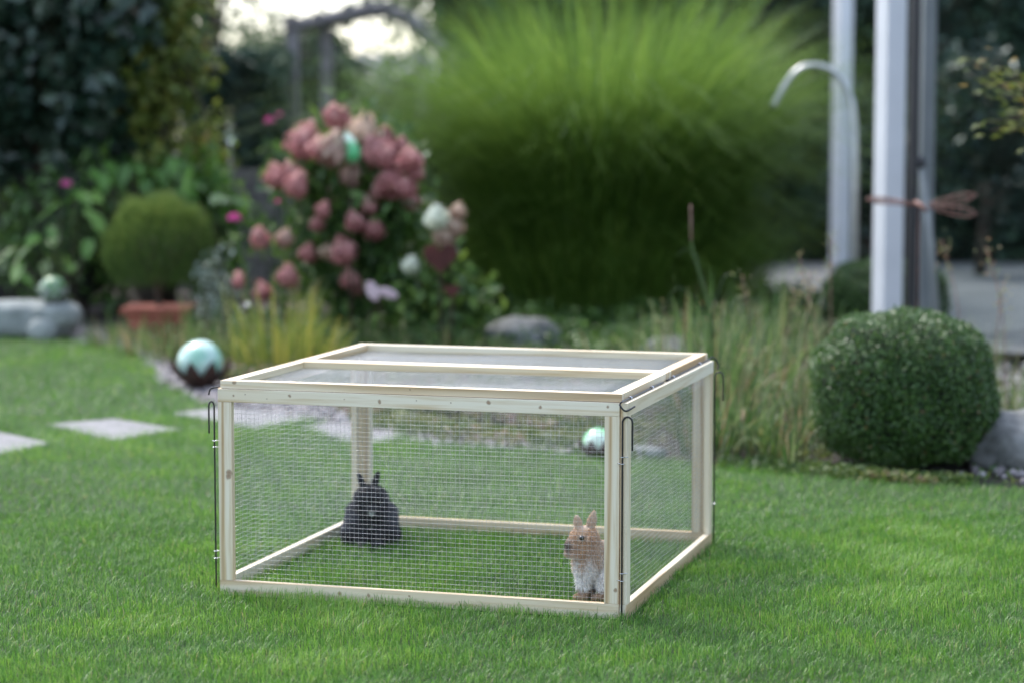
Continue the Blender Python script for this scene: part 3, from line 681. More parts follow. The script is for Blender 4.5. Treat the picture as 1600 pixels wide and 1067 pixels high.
# -- boulders
def boulder(px, z, rx, ry, rz, seed, label, mat='stone', rot=0.2, name='boulder', power=2.4):
    c = gz(px, z); o = lumpy(name, (0, 0, rz*0.55), (rx, ry, rz), M[mat], None, 4, 0.16, 1.5, seed, YAW+rot, power); o.location = Vector(c)
    tag(o, label, 'boulder'); return o
boulder(1610, 8.75, 0.27, 0.24, 0.125, 3, 'grey granite boulder beside the large boxwood at the right edge')
boulder(815, 13.2, 0.22, 0.16, 0.12, 5, 'dark grey stone lying under the tall grass')
boulder(1045, 12.3, 0.16, 0.15, 0.10, 6, 'small grey stone beside the reeds behind the pen lid')
for i, (px, py, s, lb) in enumerate([(1010, 712, .075, 'pale stone at the foot of the right bed seen through the pen'), (735, 672, .065, 'grey stone behind the mesh in the middle of the gravel edge'),
        (640, 655, .05, 'small rounded stone left of the middle behind the mesh'), (860, 688, .06, 'flat pinkish stone just left of the half hidden green ball')]):
    c = G(px, py); o = lumpy('edging_stone', (0, 0, s*0.15), (s*1.1, s*.8, s*0.42), M['limestone'], None, 3, 0.15, 1.6, 20+i, YAW); o.location = Vector(c); tag(o, lb, 'stone', 'stones edging the bed behind the pen')
# stone figure lying on the left
z = 13.9; k = mpp(z); c = gz(30, z)
root = thing('stone_figure', 'pale grey rounded stone animal figure lying at the left edge of the lawn', 'stone figure', c, rz=YAW)
lumpy('body', (-8*k, 0.1, 27*k), (96*k, 0.15, 31*k), M['pale_stone'], root, 5, 0.07, 1.3, 2, 0.0, 3.2)
lumpy('head', (52*k, 0.06, 34*k), (44*k, 0.14, 24*k), M['pale_stone'], root, 5, 0.06, 1.3, 4, 0.0, 2.4)
lumpy('paw', (38*k, -0.06, 12*k), (25*k, 0.07, 22*k), M['pale_stone'], root, 4, 0.04, 1.2, 5)

# -- glazed balls in rusty crown bowls
def crown(px, py_c, z, r_px, label, mat, spikes=9, cr=1.35, base_h=None, labelc=None, spm='rust'):
    k = mpp(z); p = at(px, py_c, z); R = r_px*k
    bowl = thing('crown_bowl', labelc, 'bowl', (p[0], p[1], Z0 if base_h is None else base_h), 'rusty crown bowls under glazed balls', rz=YAW)
    zc = p[2]-(Z0 if base_h is None else base_h)
    # petals: bent triangular plates
    for i in range(spikes):
        a = 2*math.pi*(i+0.5)/spikes; V = []; n = 6
        wdt = math.pi/spikes*1.05
        for j in range(n+1):
            s = j/n; rr_ = R*(0.35+(cr-0.35)*math.sin(s*1.45)); hh = max(0.004, zc-R*1.0)+ (R*1.22)*s**1.3
            wj = wdt*(1 if s < 0.45 else (1-s)/0.55)
            for sgn in (-1, 1):
                V.append((rr_*math.cos(a+sgn*wj), rr_*math.sin(a+sgn*wj), hh)); V.append(((rr_+0.006)*math.cos(a+sgn*wj), (rr_+0.006)*math.sin(a+sgn*wj), hh-0.003))
        Fc = []
        for j in range(n):
            q = j*4; e = q+4
            Fc += [[q, e, e+2, q+2], [q+1, q+3, e+3, e+1], [q, q+1, e+1, e], [q+2, e+2, e+3, q+3]]
        Fc.append([0, 2, 3, 1]); link('spike', mesh_np('spike', np.array(V), np.array(Fc)), M[spm], bowl)
    o = lumpy('base_dish', (0, 0, max(0.01, zc-R*0.98)), (R*0.62, R*0.62, 0.016), M['rust'], bowl, 3, 0.0)
    b = lumpy('glazed_ball', (0, 0, 0), (R, R, R*0.97), mat, None, 5, 0.0); b.location = Vector(p); tag(b, label, 'glazed ball', 'glazed ceramic balls')
crown(313, 566, 11.3, 35.5, 'turquoise glazed ball in a rusty crown bowl left of the pen', M['glaze_aqua'], 9, 1.38, labelc='rusty spiked bowl holding the turquoise ball left of the pen')
crown(934, 691, 8.95, 24, 'pale green glazed ball seen through the mesh beside the front right post', M['glaze_green'], 8, 1.3, labelc='dark spiked bowl holding the green ball behind the mesh')
crown(83, 452, 13.95, 21, 'pale green glazed ball on top of the stone figure', M['glaze_pale'], 5, 1.12, base_h=0.0+56*mpp(13.9)+Z0-0.01, spm='pale_stone', labelc='small spiked holder on top of the stone figure')

# -- potted round shrub
z = 13.9; k = mpp(z); c = gz(247, z)
pot = thing('plant_pot', 'square terracotta pot under the clipped round shrub', 'plant pot', c, rz=YAW)
def frustum(name, w0, w1, h0, h1, mat, parent, bev=0.006):
    bm = bmesh.new(); v = []
    for wv, hh in ((w0, h0), (w1, h1)):
        for a, b_ in ((-1, -1), (1, -1), (1, 1), (-1, 1)): v.append(bm.verts.new((a*wv, b_*wv, hh)))
    bm.faces.new(v[3::-1]); bm.faces.new(v[4:])
    for i in range(4): bm.faces.new((v[i], v[(i+1) % 4], v[4+(i+1) % 4], v[4+i]))
    bmesh.ops.bevel(bm, geom=list(bm.edges), offset=bev, segments=2, affect='EDGES')
    me = bpy.data.meshes.new(name); bm.to_mesh(me); bm.free(); return link(name, me, mat, parent)
frustum('pot_body', 0.145, 0.175, 0, 0.16, M['terracotta'], pot); frustum('pot_rim', 0.205, 0.21, 0.162, 0.20, M['terracotta'], pot)
sh = thing('round_shrub', 'olive green clipped round shrub growing in the terracotta pot', 'shrub', (c[0], c[1], Z0+0.2))
r = np.random.default_rng(31); n = 9000; hgt = (480-402)*k
d = unit(r.normal(size=(n, 3))); d[:, 2] = np.where(d[:, 2] < -0.65, -d[:, 2], d[:, 2]); rad = r.uniform(0.55, 1, (n, 1))**0.5
P = d*rad*np.array([0.345, 0.345, 0.335])*(1+0.05*np.sin(d[:, :1]*8+d[:, 1:2]*6)); P[:, 2] += hgt+0.04
ln = d.copy(); ln[:, 2] = 0; B = P*1.0
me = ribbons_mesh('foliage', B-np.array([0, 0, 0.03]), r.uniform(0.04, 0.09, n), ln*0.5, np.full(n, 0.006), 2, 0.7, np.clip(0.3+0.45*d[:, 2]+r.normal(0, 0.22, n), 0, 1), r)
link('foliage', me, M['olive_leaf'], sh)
pts = []
for i in range(9):
    a = i*0.7; pts.append((bez([(0, 0, -0.04), (0.02*math.cos(a), 0.02*math.sin(a), 0.12), (0.13*math.cos(a), 0.13*math.sin(a), 0.3), (0.22*math.cos(a), 0.22*math.sin(a), 0.42)], 4), [0.014-0.0007*q for q in range(13)]))
tube_obj('trunk', pts, M['bark'], sh)

# -- big silver grass
z = 16.0; c = gz(945, z); root = thing('silver_grass', 'huge fountain-shaped clump of tall green ornamental grass behind the pen', 'ornamental grass', c)
r = np.random.default_rng(41); n = 21000
az = r.uniform(0, 2*math.pi, n); br_ = 0.62*np.sqrt(r.uniform(0, 1, n)); B = np.stack([br_*np.cos(az), br_*np.sin(az), np.zeros(n)], 1)
out_ = np.stack([np.cos(az+r.normal(0, .3, n)), np.sin(az+r.normal(0, .3, n)), np.zeros(n)], 1)
L = r.uniform(1.75, 2.95, n); amt = np.clip(r.beta(1.6, 0.95, n)*0.76, 0.03, 0.76); L = L*(0.88+0.22*amt/0.76)
low = r.uniform(size=n) < 0.42; skirt = r.uniform(size=n) < 0.20; L[low] = r.uniform(0.8, 1.75, low.sum()); amt[low] = r.uniform(0.45, 0.85, low.sum())
L[skirt] = r.uniform(0.5, 1.2, skirt.sum()); amt[skirt] = r.uniform(0.5, 0.85, skirt.sum()); B[skirt] *= 1.7
t01 = np.clip(0.35+0.2*skirt+r.normal(0, .28, n), 0, 1)
link('blades', ribbons_mesh('blades', B, L, out_*amt[:, None], r.uniform(0.006, 0.011, n), 8, 0.66, t01, r, 0.72), M['misc'], root)

# -- hydrangea
floret = None
def head_mesh(seed, n=420):
    r = np.random.default_rng(seed); d = unit(r.normal(size=(n, 3)))
    s = 1-0.55*np.clip(d[:, 2:], 0, 1)+0.12*np.clip(-d[:, 2:], 0, 1); P = d*np.array([0.5, 0.5, 0.58])*np.concatenate([s, s, np.ones_like(s)], 1)*r.uniform(0.68, 1.08, (n, 1))*(1+0.2*np.sin(d[:, :1]*5+seed)*np.cos(d[:, 1:2]*6))
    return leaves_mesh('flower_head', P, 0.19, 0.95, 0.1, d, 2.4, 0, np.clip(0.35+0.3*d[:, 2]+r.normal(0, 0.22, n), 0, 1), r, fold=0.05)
HM = {}
for nm, mt in (('pink', 'pinkf'), ('cream', 'creamf'), ('white', 'whitef'), ('beige', 'browhite'), ('dusty', 'dustf')):
    HM[nm] = []
    for s in range(3):
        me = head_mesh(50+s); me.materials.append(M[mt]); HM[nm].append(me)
def add_head(root, org, px, py, z, size, kind, label=None):
    p = at(px, py, z)-org; o = link('flower_head', random.choice(HM[kind]), None, root, p)
    s = size*mpp(z)*1.0; o.scale = (s, s, s*random.uniform(0.85, 1.05)); o.rotation_euler = (random.uniform(-.4, .4), random.uniform(-.4, .4), random.uniform(0, 6))
    if label: o['label'] = label
    return p
z0 = 13.4; c = gz(560, z0); root = thing('hydrangea_bush', 'hydrangea bush full of dusty pink flower heads left of the tall grass', 'hydrangea', c)
heads = [(530, 187, 48), (478, 222, 58), (500, 232, 44), (520, 232, 50), (588, 236, 54), (640, 250, 48), (612, 285, 52), (636, 292, 34), (548, 274, 42), (523, 303, 32),
         (575, 320, 30), (432, 275, 44), (455, 268, 40), (464, 289, 40), (553, 346, 34), (584, 358, 38), (482, 396, 32), (536, 392, 40), (406, 372, 34), (445, 372, 28), (450, 432, 38),
         (547, 436, 32), (640, 314, 36), (600, 215, 34), (505, 328, 26), (520, 240, 36), (375, 438, 30), (410, 455, 30), (626, 228, 28), (560, 450, 26), (465, 238, 30), (606, 246, 40), (650, 270, 26), (520, 180, 30), (590, 300, 28), (495, 350, 26)]
paths = []
for (px, py, s) in heads:
    zz = z0+random.uniform(-0.5, -0.1); p = add_head(root, c, px, py, zz, s*random.uniform(.84, 1.0), random.choice(['pink', 'pink', 'pink', 'pink', 'dusty']))
    paths.append((bez([(random.uniform(-.1, .1), random.uniform(-.1, .1), 0), (p[0]*0.6, p[1]*0.6, p[2]*0.5), p], 4), [0.004]*9))
p = add_head(root, c, 568, 205, z0-0.3, 50, 'cream', 'creamy white flower head near the top'); paths.append((bez([(0, 0, 0), p*np.array([.4, .4, .5]), p], 4), [0.007]*9))
p = add_head(root, c, 512, 394, z0-0.2, 26, 'cream', 'small pale flower head low on the bush')
tube_obj('stems', paths, M['hyd_leaf'], root, 4)
r = np.random.default_rng(60); P, out_, cv = clumps((0, 0, 0.72), (0.52, 0.30, 0.74), 110, 3200, 0.08, 0.3, r)
P = P[P[:, 2] > 0.03]
link('foliage', leaves_mesh('foliage', P, 0.095, 0.5, 0.7, None, 0, 0.35, np.clip(cv[:len(P)]*0.6+r.uniform(0, .4, len(P)), 0, 1), r), M['hyd_leaf'], root)
# white one on its right
z1 = 13.0; c = gz(690, z1); root = thing('hydrangea_bush', 'small hydrangea with white and beige heads between the pink one and the tall grass', 'hydrangea', c)
paths = []
for px, py, s, kd in ((682, 340, 38, 'white'), (706, 352, 36, 'beige'), (694, 368, 34, 'beige'), (642, 414, 26, 'white'), (716, 330, 24, 'beige')):
    p = add_head(root, c, px, py, z1+random.uniform(-.35, -.2), s, kd); paths.append((bez([(0, 0, 0), p*np.array([.5, .5, .55]), p], 4), [0.006]*9))
tube_obj('stems', paths, M['bark'], root, 4)
P, out_, cv = clumps((0, 0, 0.32), (0.32, 0.25, 0.30), 40, 900, 0.06, 0.35, r); P = P[P[:, 2] > 0.02]
link('foliage', leaves_mesh('foliage', P, 0.085, 0.5, 0.7, None, 0, 0.3, cv[:len(P)], r), M['hyd_leaf'], root)

# -- single flowers with stem and leaves
def flower(px, py, z, s_px, label, leafm='hyd_leaf'):
    c = gz(px+random.uniform(-8, 8), z); p = at(px, py, z)-c; k = mpp(z)
    root = thing('dahlia', label, 'flower', c, 'pink flowers in the background beds')
    r = np.random.default_rng(int(px)); n = 70; d = unit(r.normal(size=(n, 3))); d[:, 2] = np.abs(d[:, 2])*0.6
    me = leaves_mesh('petals', d*s_px*k*0.38, s_px*k*0.42, 0.5, 0.1, d, 2.0, 0, None, r); o = link('petals', me, M['magenta'], root, p)
    tube_obj('stem', [(bez([(0, 0, 0), (p[0]*.3+.02, p[1]*.3, p[2]*.5), p], 5), 0.005)], M['hyd_leaf'], root, 4)
    hh = r.uniform(0.1, 0.9, 26)*p[2]; P = np.stack([p[0]*hh/p[2]+r.normal(0, .06, 26), p[1]*hh/p[2]+r.normal(0, .06, 26), hh], 1)
    link('foliage', leaves_mesh('foliage', P, 0.09, 0.45, 0.6, None, 0, 0.3, None, r), M[leafm], root)
flower(366, 342, 13.9, 24, 'bright pink flower in front of the fence right of the round shrub')
flower(439, 317, 13.6, 20, 'small pink flower at the left side of the hydrangea')
flower(421, 190, 15.6, 18, 'magenta flower before the dark hedge left of the arbour post')
flower(437, 180, 15.8, 10, 'tiny pale pink flower beside the magenta one at the arbour')
flower(104, 289, 15.2, 20, 'magenta flower in the shade of the dark tree at the left')

# -- iris clump & other grassy clumps
def clump(name, label, cat, px, z, n, hpx, spread_px, mat, seed, lean=0.35, width=0.008, arch=0.7, nseg=5, group=None, base=0.04, droop=.5, var=None, seeds=0, base_px=None, drift=(0, 0)):
    r = np.random.default_rng(seed); c = gz(px, z) if base_px is None else G(px, base_px); k = mpp(z)
    root = thing(name, label, cat, c, group)
    az = r.uniform(0, 2*math.pi, n); rr_ = spread_px*k*np.sqrt(r.uniform(0, 1, n))*0.5
    B = np.stack([rr_*np.cos(az), rr_*np.sin(az), np.zeros(n)], 1)
    o_ = np.stack([np.cos(az), np.sin(az), np.zeros(n)], 1)*np.abs(r.normal(lean*0.6, lean*0.5, n))[:, None]
    o_[:, :2] += np.array(drift)
    L = hpx*k*r.uniform(0.45, 1.08, n)
    link('blades', ribbons_mesh('blades', B, L, o_, np.full(n, width)*r.uniform(.6, 1.3, n), nseg, arch, var(r, n) if var else None, r, droop), M[mat], root)
    return root, c
clump('iris_clump', 'yellow-green upright sword leaves beside the turquoise ball', 'iris', 440, 11.9, 150, 150, 150, 'iris', 71, 0.45, 0.010, 0.68)
clump('iris_clump', 'yellowing sword leaves right of the bigger yellow-green clump', 'iris', 500, 12.1, 70, 95, 70, 'iris', 72, 0.5, 0.011, 0.6)
for i, (px, z, h, lb) in enumerate([(165, 13.4, 60, 'low straw-green tuft just right of the stone figure'), (212, 12.8, 70, 'small green tuft in front of the terracotta pot'), (262, 12.5, 95, 'airy straw-coloured tuft behind the turquoise ball, left part'),
        (318, 12.7, 120, 'airy straw-coloured tuft rising behind the turquoise ball'), (362, 12.2, 110, 'dry brownish tuft between turquoise ball and sword leaves'), (545, 12.9, 85, 'low brownish tuft at the foot of the hydrangea'),
        (610, 12.6, 80, 'low dark green tuft in front of the butterfly ornament'), (700, 12.6, 90, 'dry reddish tuft sticking up behind the pen lid'), (770, 12.3, 60, 'small tuft left of the grey stone under the tall grass')]):
    clump('grass_tuft', lb, 'grass tuft', px, z, 90, h, 70, 'straw', 170+i, 0.6, 0.007, 0.6, 5, 'low tufts in the left and middle bed', droop=.7, var=lambda r, n: r.uniform(0, 1, n)**1.2)
z = 12.6; c = gz(388, z); p = at(388, 478, z)-c; root = thing('glint_ball_stake', 'tiny steel ball on a thin stake added for a bright glint above the sword leaves', 'garden stake', c)  # added ball and stake, standing in for a blurred bright highlight
tube_obj('stake', [([(0, 0, 0), p], 0.003)], M['steel'], root, 5); lumpy('ball', p, (0.018, 0.018, 0.018), M['steel'], root, 3, 0.0)
# leaning stalk at (370,390)-(385,520)
root = thing('bent_reed', 'long yellow bent reed leaf leaning over right of the round shrub', 'reed', gz(392, 12.6)); o0 = gz(392, 12.6)
tube_obj('stem', [([at(390, 540, 12.6)-o0, at(388, 470, 12.6)-o0, at(384, 420, 12.6)-o0, at(372, 382, 12.6)-o0, at(356, 362, 12.6)-o0], [0.009, 0.011, 0.012, 0.012, 0.004])], M['iris'], root, 4)
# right-hand bed
G_ = 'grassy perennials in the right bed'
pos = [(1035, 10.6, 150, 'low arching grass tuft behind the back right corner of the pen'), (1085, 10.0, 190, 'tall arching grass clump just right of the pen lid'), (1135, 9.6, 190, 'loose green and straw clump right of the pen hooks'),
       (1185, 9.9, 170, 'straw-coloured clump in the middle of the right bed'), (1230, 10.4, 160, 'pale grass clump in front of the small boxwood'), (1255, 9.3, 120, 'thin grass clump touching the large boxwood'),
       (1160, 9.0, 110, 'short green clump at the front of the right bed'), (1215, 8.8, 95, 'short brownish clump at the lawn edge left of the large boxwood'), (1110, 8.9, 110, 'short weedy clump at the lawn edge right of the pen'),
       (1120, 11.5, 150, 'hazy grass clump at the back of the right bed'), (1200, 11.8, 150, 'pale back-row grass clump before the paving'), (1150, 12.6, 120, 'dim grass clump under the right flank of the tall grass'), (1235, 12.8, 115, 'low back-row clump left of the small boxwood'), (1010, 12.4, 90, 'dim low clump right of the small grey stone'), (1290, 11.0, 120, 'wispy grass clump left of the small boxwood'), (970, 11.2, 90, 'low dark grass tuft showing over the pen lid')]
for i, (px, z, h, lb) in enumerate(pos):
    clump('grass_clump', lb, 'grass clump', px, z, 120, h*1.27, 95, 'straw', 80+i, 0.65, 0.0075, 0.60, 6, G_, droop=.8, var=lambda r, n: r.uniform(0, 1, n)**1.7)
for i, (px, z, h, lb) in enumerate([(1568, 10.2, 140, 'thin straw-coloured grass right of the large boxwood'), (1600, 9.4, 120, 'wispy grass at the right edge above the boulder'), (1535, 11.5, 120, 'faint dry grass before the paving at the right')]):
    clump('grass_clump', lb, 'grass clump', px, z, 60, h*1.1, 70, 'straw', 100+i, 0.5, 0.0035, 0.65, 5, 'dry grasses right of the large boxwood')
clump('grass_clump', 'single light green grass tuft hanging over the lawn edge left of the large boxwood', 'grass clump', 1238, 8.5, 14, 70, 20, 'straw', 140, 0.3, 0.007, 0.7, 5, G_)
# tall reed
z = 10.2; c = gz(1118, z); root = thing('tall_reed', 'tall single reed stalk with brown tip standing above the right bed', 'reed', c)
P_ = [at(x, y, z)-c for x, y in ((1120, 640), (1112, 520), (1100, 455), (1088, 410), (1080, 380), (1079, 320))]
r = np.random.default_rng(3)
tube_obj('stalk', [(bez(P_, 4), list(np.linspace(0.012, 0.004, 21)))], M['iris'], root, 5)
tube_obj('brown_tip', [([P_[4]+np.array([0, 0, .01]), P_[5]], [0.006, 0.004])], M['rust_pale'], root, 5)
lv = []
for (a, b_, e) in (((1100, 455), (1078, 392), (1055, 402)), ((1112, 500), (1135, 430), (1175, 455)), ((1108, 490), (1060, 450), (1030, 500)), ((1114, 530), (1150, 470), (1190, 470))):
    q = bez([at(*a, z)-c, at(*b_, z)-c, at(*e, z)-c], 5); lv.append((q, list(np.linspace(0.006, 0.002, len(q)))))
tube_obj('leaves', lv, M['straw'], root, 3)
# seed heads
def seedstalk(px, z, top, label, dx=0, seed=0):
    c = gz(px, z); root = thing('seed_stalk', label, 'seed stalk', c, 'dry stalks with airy seed heads'); r = np.random.default_rng(seed)
    p = at(px+dx, top, z)-c; path = bez([(0, 0, 0), (p[0]*.3, p[1]*.3, p[2]*.6), p], 6)
    tube_obj('stalk', [(path, 0.0022)], M['rust_pale'], root, 4)
    n = 46; hh = r.uniform(0.78, 1.02, n); P = p*hh[:, None]+r.normal(0, 0.022, (n, 3))
    link('seeds', leaves_mesh('seeds', P, 0.014, 0.6, 0.2, None, 0, 0, r.uniform(.6, 1, n), r), M['straw'], root, kind='stuff')
seedstalk(1300, 10.4, 372, 'dry stalk with seed head standing right of the tall grass before the far white post', -2, 1)
seedstalk(1285, 10.0, 402, 'leaning dry stalk left of the seed head near the far white post', -36, 2)
seedstalk(1510, 10.4, 375, 'dry seed stalk leaning left before the dark glass', -38, 3)
seedstalk(1580, 10.0, 385, 'darker dry stalk leaning left near the right edge', -38, 4)
seedstalk(1150, 9.4, 540, 'short dry stalk in the middle of the right bed', 25, 5)

for i, (px, z, tp, dx, lb) in enumerate([(1105, 10.3, 470, 12, 'thin dry stalk just right of the tall reed'), (1180, 10.1, 430, -20, 'thin stalk leaning left over the middle of the right bed'), (1225, 10.6, 455, 18, 'thin stalk leaning right towards the small boxwood'),
        (1260, 9.9, 430, 6, 'upright dry stalk just left of the small boxwood'), (1060, 10.8, 480, -24, 'low dry stalk leaning left over the back corner of the pen'), (1555, 9.9, 440, 14, 'thin dry stalk right of the large boxwood')]):
    seedstalk(px, z, tp, lb, dx, 20+i)

# -- ground cover (uncountable)
def cover(name, label, polypx, n, size, hmax, mat, seed):
    poly = [G(*p)[:2] for p in polypx]; A = np.array(poly); r = np.random.default_rng(seed)
    P = r.uniform(A.min(0), A.max(0), (n*5, 2)); P = P[inside(P, poly)][:n]; n = len(P)
    f = 0.5+0.5*np.sin(P[:, 0]*5+seed)*np.cos(P[:, 1]*4.3+P[:, 0]*2)
    h = hmax*(0.25+0.75*f)*r.uniform(0, 1, n)
    pid = np.floor(P[:, 0]*3.5).astype(int)*31+np.floor(P[:, 1]*3.5).astype(int)*17
    v = np.clip(((pid*0.6180339) % 1)*0.65+r.uniform(0, .35, n), 0, 1)
    o = link(name, leaves_mesh(name, np.concatenate([P, (Z0+h)[:, None]], 1), size, 0.5, 0.6, None, 0, 0, v, r), M[mat], kind='stuff'); tag(o, label, 'ground cover')
cover('ground_cover', 'mixed low green and reddish plants in the bed right behind the pen', [(560, 646), (800, 676), (1010, 698), (1120, 716), (1300, 728), (1300, 600), (1100, 575), (800, 560), (560, 570), (350, 575), (420, 620)], 9000, 0.035, 0.13, 'cover', 1)
cover('ground_cover', 'yellow-green low plants round the turquoise ball and the pot', [(150, 522), (215, 545), (250, 562), (290, 585), (350, 606), (450, 628), (560, 620), (560, 520), (200, 512)], 4200, 0.035, 0.13, 'cover', 2)
cover('ground_cover', 'shady low plants under the hydrangea and the tall grass', [(340, 520), (1100, 520), (1250, 560), (1180, 580), (700, 565), (420, 570)], 5000, 0.05, 0.2, 'hyd_leaf', 3)
cover('ground_cover', 'dark low foliage filling the back of the bed behind the pen lid', [(560, 522), (1130, 522), (1280, 545), (1280, 480), (1150, 455), (700, 455), (560, 480)], 6000, 0.07, 0.22, 'hyd_leaf', 8)
cover('ground_cover', 'small plants creeping over the gravel behind the pen', [(520, 640), (800, 678), (1010, 700), (1010, 718), (900, 708), (680, 690), (560, 668)], 2200, 0.03, 0.07, 'cover', 9)
cover('ground_cover', 'sparse weeds among stones round the boulder on the right', [(1520, 750), (1700, 768), (1720, 640), (1560, 600), (1480, 640)], 900, 0.03, 0.06, 'cover', 4)
GR2 = [G(*p)[:2] for p in ((1500, 745), (1700, 765), (1900, 620), (1700, 520), (1500, 520))]
pb = link('pebbles', pebbles(GR2, 1500, 0.012, 0.03, 5), M['pebble'], kind='stuff'); tag(pb, 'coarse grey pebbles between the boxwood and the terrace', 'gravel')

cover('ground_cover', 'narrow fringe of weeds along the lawn edge under the large boxwood', [(1120, 722), (1300, 734), (1520, 748), (1520, 760), (1420, 757), (1260, 745), (1120, 732)], 1500, 0.028, 0.06, 'cover', 6)
# -- silvery plant right of the pot
z = 13.6; c = gz(345, z); root = thing('silvery_plant', 'small silvery variegated plant right of the terracotta pot', 'plant', c)
P, out_, cv = clumps((0, 0, 0.30), (0.13, 0.13, 0.26), 26, 420, 0.035, 0.3, np.random.default_rng(5)); P = P[P[:, 2] > .02]
link('foliage', leaves_mesh('foliage', P, 0.04, 0.6, 0.5, None, 0, 0, cv[:len(P)], rng), M['silver_leaf'], root)
tube_obj('stems', [(bez([(0, 0, 0), (0.03*i-.06, 0.01, 0.2), (0.05*i-.1, 0, 0.45)], 3), 0.004) for i in range(5)], M['bark'], root, 4)

# -- large-leaved plants bottom left (each large leaf its own piece)
def big_leaf_mesh(seed):
    r = random.Random(seed); V, Fq = [], []; n = 7
    for j in range(n):
        s = j/(n-1); wv = 0.30*math.sin(math.pi*min(1, s*0.92+0.06))**0.8*(1-s*0.35); zz = -0.30*s*s
        V += [(-wv, s, zz+0.06+0.03*math.sin(s*9+seed)), (0, s, zz), (wv, s, zz+0.06+0.03*math.sin(s*8))]
    for j in range(n-1):
        a = j*3; Fq += [[a, a+1, a+4, a+3], [a+1, a+2, a+5, a+4]]
    me = mesh_np('leaf', np.array(V), np.array(Fq), vattrs={'var': np.full(len(V), [0.25, 0.55, 0.8, 0.45][seed % 4])}); me.materials.append(M['bright_leaf']); me.shade_smooth(); return me
BL = [big_leaf_mesh(i) for i in range(4)]
def bigplant(px, z, spots, label, size_px, seed):
    c = gz(px, z); root = thing('broadleaf_plant', label, 'plant', c, 'broad-leaved plants on the left'); rr_ = random.Random(seed); k = mpp(z); paths = []
    for (x, y) in spots:
        zz = z+rr_.uniform(-.2, .2); p = at(x, y, zz)-c
        o = link('leaf', rr_.choice(BL), None, root, p); s = size_px*k*rr_.uniform(.75, 1.2); o.scale = (s, s, s)
        o.rotation_euler = (rr_.uniform(-1.0, 0.15), rr_.uniform(-.5, .5), YAW+math.pi+rr_.uniform(-1.3, 1.3))
        paths.append((bez([(rr_.uniform(-.05, .05), rr_.uniform(-.05, .05), 0), (p[0]*.6, p[1]*.6, max(.05, p[2]*.6)), p], 3), 0.005))
    tube_obj('stems', paths, M['bark'], root, 4)
rs = random.Random(4)
bigplant(95, 14.6, [(78, 355), (60, 370), (100, 400), (82, 372), (130, 330), (145, 340), (30, 430), (35, 410), (70, 410), (110, 415), (50, 385), (120, 300), (95, 320), (140, 375), (28, 390), (88, 440)], 'plant with large drooping green leaves in the dark corner above the stone figure', 42, 1)
bigplant(230, 15.2, [(rs.uniform(135, 300), rs.uniform(245, 330)) for _ in range(46)], 'broad bright green leaves filling the space above the round shrub', 40, 2)
bigplant(330, 15.4, [(rs.uniform(270, 365), rs.uniform(285, 345)) for _ in range(20)], 'light green leaf cluster in front of the fence', 38, 3)
# fine foliage between them
def shrub(name, label, cat, px, z, zc, rad, ncl, nl, spread, leaf, mat, seed, shell=0.5, stem=True, aspect=.5, group=None, core=False, droop=0.3, hmin=0.02):
    c = gz(px, z); root = thing(name, label, cat, c, group); r = np.random.default_rng(seed)
    P, out_, cv = clumps((0, 0, zc), rad, ncl, nl, spread, shell, r); kk = P[:, 2] > hmin
    P, out_, cv = P[kk], out_[kk], cv[kk]
    link('crown' if 'tree' in name else 'foliage', leaves_mesh('crown', P, leaf, aspect, 0.5, out_, 0.4, droop, np.clip(cv*0.55+r.uniform(0, .45, len(P)), 0, 1), r), M[mat], root)
    if core: lumpy('shade_core', (0, 0, zc), (rad[0]*.6, rad[1]*.6, rad[2]*.7), M['core_shade'], root, 4, 0.25, 2.2, seed)  # added solid core, its dark colour stands for inner shade
    if stem:
        pth = [([(0, 0, -0.05), (0.04, 0, zc*0.5), (0, 0.05, zc), (0.05, 0, zc+rad[2]*.4)], [0.06, 0.05, 0.035, 0.01])]
        for i in range(10):
            a = i*2.4; h0 = zc*(0.5+0.05*i); pth.append((bez([(0.02, 0, h0), (rad[0]*.4*math.cos(a), rad[1]*.4*math.sin(a), zc+rad[2]*0.1*(i % 4-1)), (rad[0]*.85*math.cos(a), rad[1]*.85*math.sin(a), zc+rad[2]*.25*(i % 4-1.3))], 4), list(np.linspace(0.03, 0.006, 9))))
        tube_obj('trunk', pth, M['bark'], root, 6)
    return root, c
shrub('green_shrub', 'dense green shrub between the stone figure and the round shrub', 'shrub', 120, 15.6, 0.55, (0.55, 0.4, 0.6), 60, 2600, 0.08, 0.09, 'hyd_leaf', 201, core=True)
shrub('green_shrub', 'leafy shrub behind the round potted shrub', 'shrub', 260, 16.0, 0.65, (0.6, 0.35, 0.5), 60, 2600, 0.08, 0.09, 'bright_leaf', 202, core=True)
# dark tree upper left
shrub('dark_tree', 'dark broad-leaved tree filling the upper left corner', 'tree', 60, 16.2, 2.15, (1.15, 0.8, 1.15), 190, 15000, 0.13, 0.13, 'dark_leaf', 203, 0.45, core=True, aspect=.65, droop=.6)
shrub('yellowing_tree', 'airy climber-like tree with yellowing and reddish leaves beside the dark tree', 'tree', 255, 15.9, 1.75, (0.42, 0.3, 1.25), 110, 3300, 0.08, 0.08, 'yellow_leaf', 204, 0.2, aspect=.6, droop=.6)
shrub('yellowing_shrub', 'thin yellow-green shrub in front of the dark hedge by the garden torch', 'shrub', 325, 16.6, 1.05, (0.16, 0.2, 0.45), 26, 420, 0.06, 0.07, 'yellow_leaf', 205, 0.2)
